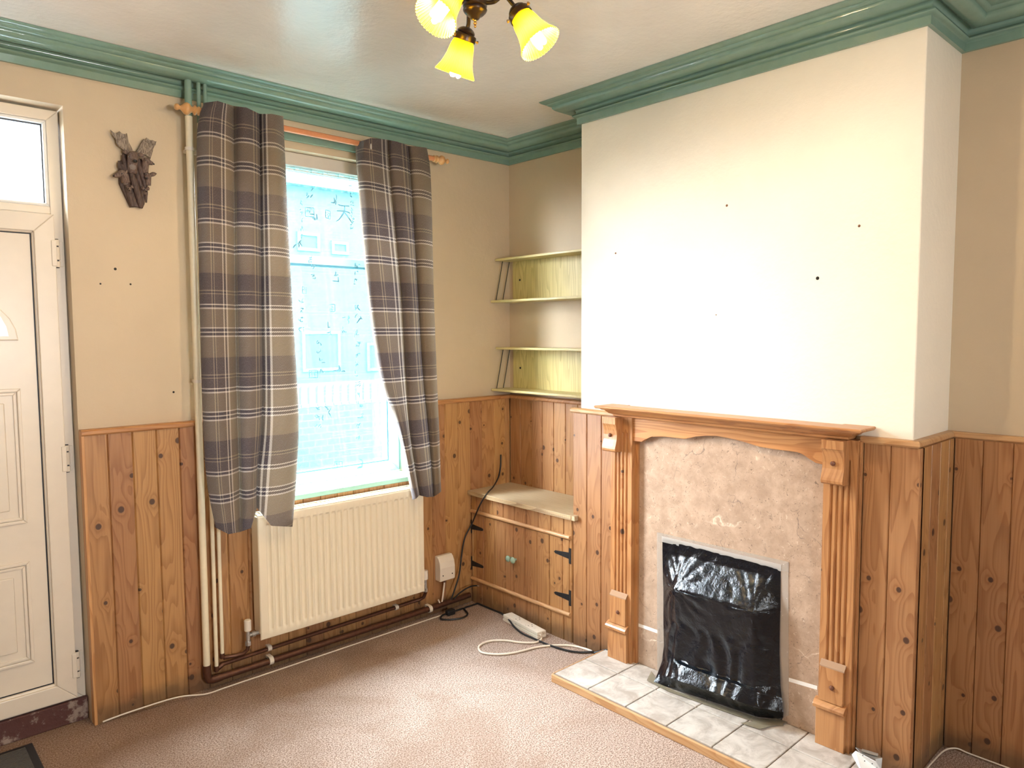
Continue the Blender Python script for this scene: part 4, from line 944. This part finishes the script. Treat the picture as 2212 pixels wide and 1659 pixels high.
P = [o0+ln+wv_*.30+Vector((0, 0, .018))] + [o0+ln*1.02+wv_*.30+Vector((0, 0, .018))] + flat([(1169, 1377), (1168, 1382), (1155, 1388), (1125, 1388), (1095, 1384), (1065, 1384), (1045, 1389), (1034, 1398), (1040, 1409), (1062, 1413), (1090, 1413), (1125, 1407), (1160, 1398), (1200, 1394), (1235, 1395), (1262, 1401), (1279, 1407)], cz)
tube(bm, cr(P, 7), .0050, 10); part('mains_cable', bm, WHITEC, PS, True, label='looping off-white mains cable')

CB = thing('black_cable', 'long black cable rising from the floor past the cupboard', 'cable', (-.42, -.12, 0))
up_ = [at(1082, 982, 1, -TH-.008), at(1081, 1010, 1, -TH-.010), at(1076, 1032, 1, -.060), at(1065, 1052, 2, .640), at(1052, 1066, 2, .623), at(1036, 1092, 0, CF-.036), at(1020, 1130, 1, -.058), at(1004, 1162, 1, -.052), at(997, 1200, 1, -.052), at(992, 1240, 1, -.072), at(984, 1268, 1, -.090), at(974, 1296, 1, -.100)]
bm = nb(); tube(bm, cr(up_, 8), .0042, 8); part('rising_length', bm, BLACKC, CB, True)
fl = flat([(968, 1300), (958, 1314), (950, 1326), (953, 1337), (975, 1338), (1000, 1334), (1010, 1326), (1003, 1316), (993, 1307), (994, 1301), (1012, 1297), (1035, 1299), (1055, 1305), (1078, 1315), (1090, 1323)], .0058)
fl += [at(1098, 1337, 2, .020), at(1110, 1353, 2, .012)] + flat([(1128, 1368), (1150, 1378), (1170, 1387), (1200, 1398), (1230, 1406), (1255, 1409), (1280, 1408), (1296, 1405)], .0065)
fl += [at(1306, 1404.5, 2, HZ*.5+.012), at(1317, 1404, 2, HZ+.004)]
for p in fl[:-2]: p.x = min(p.x, CF-.008); p.y = min(p.y, -.088)
bm = nb(); tube(bm, cr(fl, 8), .0046, 8); part('floor_length', bm, BLACKC, CB, True)
bm = nb(); pl = at(973, 1304, 1, -.102); box(bm, pl.x-.026, pl.x+.022, pl.y-.016, pl.y+.016, .002, .030, .006); part('connector_block', bm, BLACK, CB)
bm = nb(); tube(bm, cr([at(980, 1294, 1, -.100), at(992, 1282, 1, -.092), at(1006, 1272, 1, -.088), at(1020, 1266, 1, -.088), at(1030, 1265, 1, -.090)], 7), .0040, 8); part('loose_tail', bm, BLACKC, CB, True)
bm = nb(); tube(bm, [at(1030, 1265, 1, -.090), at(1037, 1266.5, 1, -.091)], .0022, 8); part('bare_wire_end', bm, CHROME, CB, label='bare bright wire end')

bm = nb(); P = cr([at(a, b, 1, -TH-.004 if k < 3 else -.085) for k, (a, b) in enumerate([(222, 1559), (300, 1529), (380, 1500)])] + flat([(430, 1482), (470, 1472), (530, 1453), (590, 1433), (660, 1410), (740, 1381), (800, 1358), (850, 1340), (890, 1329), (925, 1314)], .0035), 6)
for p in P: p.y = min(p.y, -TH-.005-.045*max(0, min(1, (p.x+2.1)/(X1-.03+2.1)))**1.5)
tube(bm, P, .0030, 8); solo('thin_white_cable', bm, WHITEC, 'thin white cable along the foot of the window wall', 'cable', (-1.4, -.05, 0))
bm = nb(); P = cr([Vector((-.215, CY1-.040, .004)), Vector((-.15, CY1-.045, .012)), Vector((-.06, CY1-.052, .016)), Vector((-.015, CY1-.075, .016))] + [Vector((-.006, y, .010)) for y in (-2.32, -2.4, -2.5, -2.7, -3.0)], 8)
tube(bm, P, .0026, 8); solo('thin_cream_cable', bm, WHITEC, 'thin cream cable on the floor of the right alcove', 'cable', (-.03, -2.5, 0))

MT = thing('door_mat', 'ribbed grey door mat with black rubber border', 'door mat', (-2.68, -.25, 0))
bm = nb(); box(bm, -3.0, -2.343, -.50, -.012, 0, .006, .003); part('rubber_border', bm, plain('black_rubber', (.012, .012, .016), .6), MT)
bm = nb(); box(bm, -2.965, -2.368, -.465, -.036, .004, .011, .003); part('ribbed_pile', bm, mat_ribs(), MT)

# metal electrical scrap by the right foot of the surround
JB = thing('back_box_scrap', 'scrap of bent galvanised metal and white plate by the surround right foot', 'metal scrap', (-.36, -2.10, HZ))
def J(a, b, z=HZ+.01): return at(1700+a/4.32, 1380+b/4.32, 2, z)
GAL = plain('galvanised_steel', (.42, .41, .39), .35, .8, .2, 60); WPL = plain('chalky_white_plate', (.75, .74, .72), .5)
bm = nb(); prism(bm, [J(605, 1085, HZ+.030), J(640, 1050, HZ+.045), J(830, 1150, HZ+.045), J(900, 1260, HZ+.006), J(700, 1260, HZ+.006)], (0, 0, .003), .0008); part('white_plate', bm, WPL, JB)
bm = nb(); prism(bm, [J(640, 1010, HZ+.050), J(690, 1030, HZ+.050), J(860, 1085, HZ+.050), J(890, 1110, HZ+.050), J(880, 1235, HZ+.012), J(840, 1235, HZ+.012), J(828, 1120, HZ+.046), J(680, 1058, HZ+.048)], (0, 0, -.004), .0008)
tube(bm, [J(700, 1040, HZ+.054), J(850, 1085, HZ+.054)], .005, 8); part('bent_bracket', bm, GAL, JB)
for a, b in ((708, 1088), (795, 1165), (725, 1140)):
    bm = nb(); p = J(a, b, HZ+.048); ell(bm, p, (.002, .002, .0015), seg=8); part('dark_rivet', bm, HOLE, JB)

# wall plugs, screws and old fixing holes
for (px, py, lab, m, r) in ((1330, 547, 'rusty wall plug on the chimney breast, nearest the alcove shelves', PLUG, .004), (1570, 444, 'screw on the chimney breast, uppermost of the wall fixings', PLUG, .005), (1856, 488, 'screw on the chimney breast near its right corner', PLUG, .0048), (1766, 601, 'dark plug hole on the chimney breast, biggest and darkest', HOLE, .0065), (1547, 680, 'tiny pale nail mark in the middle of the chimney breast', PLUG, .0025)):
    p = at(px, py, 0, CX); bm = nb(); lathe(bm, [(r*.95, 0), (r*.85, .0012), (r*.6, .002), (r*.5, .004), (.0004, .005)], p, (-1, 0, 0), 12); solo('wall_plug', bm, m, lab, 'wall fixing', tuple(p), 'old fixings on the chimney breast')
for (px, py, lab, r) in ((249, 581, 'black fixing hole in the cream wall, highest below the deer plaque', .0042), (217, 613, 'small black fixing hole nearest the door frame', .0028), (282, 614, 'black fixing hole beside a scuff below the deer plaque', .0030), (375, 847, 'black fixing hole low by the thick pipe, beside a smudge', .0035)):
    p = at(px, py, 1, 0); bm = nb(); lathe(bm, [(r*1.2, 0), (r, .0012), (.0004, .0014)], p, (0, -1, 0), 12); solo('fixing_hole', bm, HOLE, lab, 'wall fixing', tuple(p), 'old fixing holes beside the door')

# ------------------------------------------------------------------ outdoors, seen through the net
bm = nb(); box(bm, -40, 60, .30, 60, -.5, -.35); g_ = struct('ground', bm, plain('pale_paving', (.010, .022, .024), .9, spec=0))
def brickmat(name, c1, c2, mo):
    t = NT(name); x, y, z = t.sep(t.obj()); br = t.n('ShaderNodeTexBrick'); t.put(br.inputs['Vector'], t.comb(t.add(x, y), z, 0)); br.inputs['Scale'].default_value = 4.4
    t.put(br.inputs['Color1'], c1); t.put(br.inputs['Color2'], c2); t.put(br.inputs['Mortar'], mo); t.set(Base_Color=br.outputs[0], Roughness=.95); t.b.inputs['Specular IOR Level'].default_value = 0; return t.m
FA = thing('facing_house', 'pale blue fronted terraced house facing the window across the street', 'house', (4, 11, -.35))
hy = 11
e = at(700, 405, 1, hy)
bm = nb(); box(bm, -6, 24, hy, hy+.6, -.35, e.z); part('front_wall', bm, brickmat('pale_blue_brick', (.0125, .0215, .022), (.0150, .0245, .025), (.018, .028, .029)), FA)
bm = nb(); prism(bm, [(-6, hy-.25, e.z-.05), (-6, hy+.6, e.z), (-6, hy+.6, e.z+.15), (-6, hy-.25, e.z+.1)], (30, 0, 0)); part('eaves', bm, plain('white_fascia', (.05, .06, .06), .6), FA)
for (a, b) in (((640, 500), (690, 545)), ((714, 520), (752, 552)), ((650, 715), (735, 800)), ((790, 740), (835, 800))):
    p, q = at(*a, 1, hy), at(*b, 1, hy); p.x, q.x = min(p.x, q.x), max(p.x, q.x); p.z, q.z = max(p.z, q.z), min(p.z, q.z)
    bm = nb(); ring(bm, p.x, q.x, q.z, p.z, .07, hy-.05, hy+.1); w_ = part('window', bm, plain('white_far_frame', (.019, .030, .031), .9, spec=0), FA)
    bm = nb(); box(bm, p.x+.06, q.x-.06, hy-.02, hy-.005, q.z+.06, p.z-.06); part('pane', bm, plain('grey_far_pane', (.010, .013, .014), .6, spec=.02), w_)
FN = thing('garden_fence', 'white slatted garden fence beyond the window', 'fence', (0, 2.6, .3))
fy = 2.6; zt_, zb_ = at(740, 832, 1, fy).z, at(740, 868, 1, fy).z
FW = plain('white_fence_paint', (.034, .040, .041), .9, spec=0)
bm = nb(); box(bm, -4, 5, fy, fy+.03, zt_, zt_+.03); part('top_rail', bm, FW, FN)
bm = nb(); box(bm, -4, 5, fy, fy+.03, zb_-.03, zb_); part('bottom_rail', bm, FW, FN)
for k in range(56):
    bm = nb(); x = -1.4+.075*k; box(bm, x, x+.05, fy-.012, fy, zb_-.02, zt_+.01); part('slat', bm, FW, FN)
bm = nb(); box(bm, -4, 5, fy-.02, fy+.2, -.35, zb_-.03); solo('garden_wall', bm, brickmat('pale_garden_brick', (.0125, .023, .0235), (.0145, .026, .0265), (.020, .032, .033)), 'low pale blue brick wall under the white fence outside', 'garden wall', (0, fy, -.35), smooth=False)
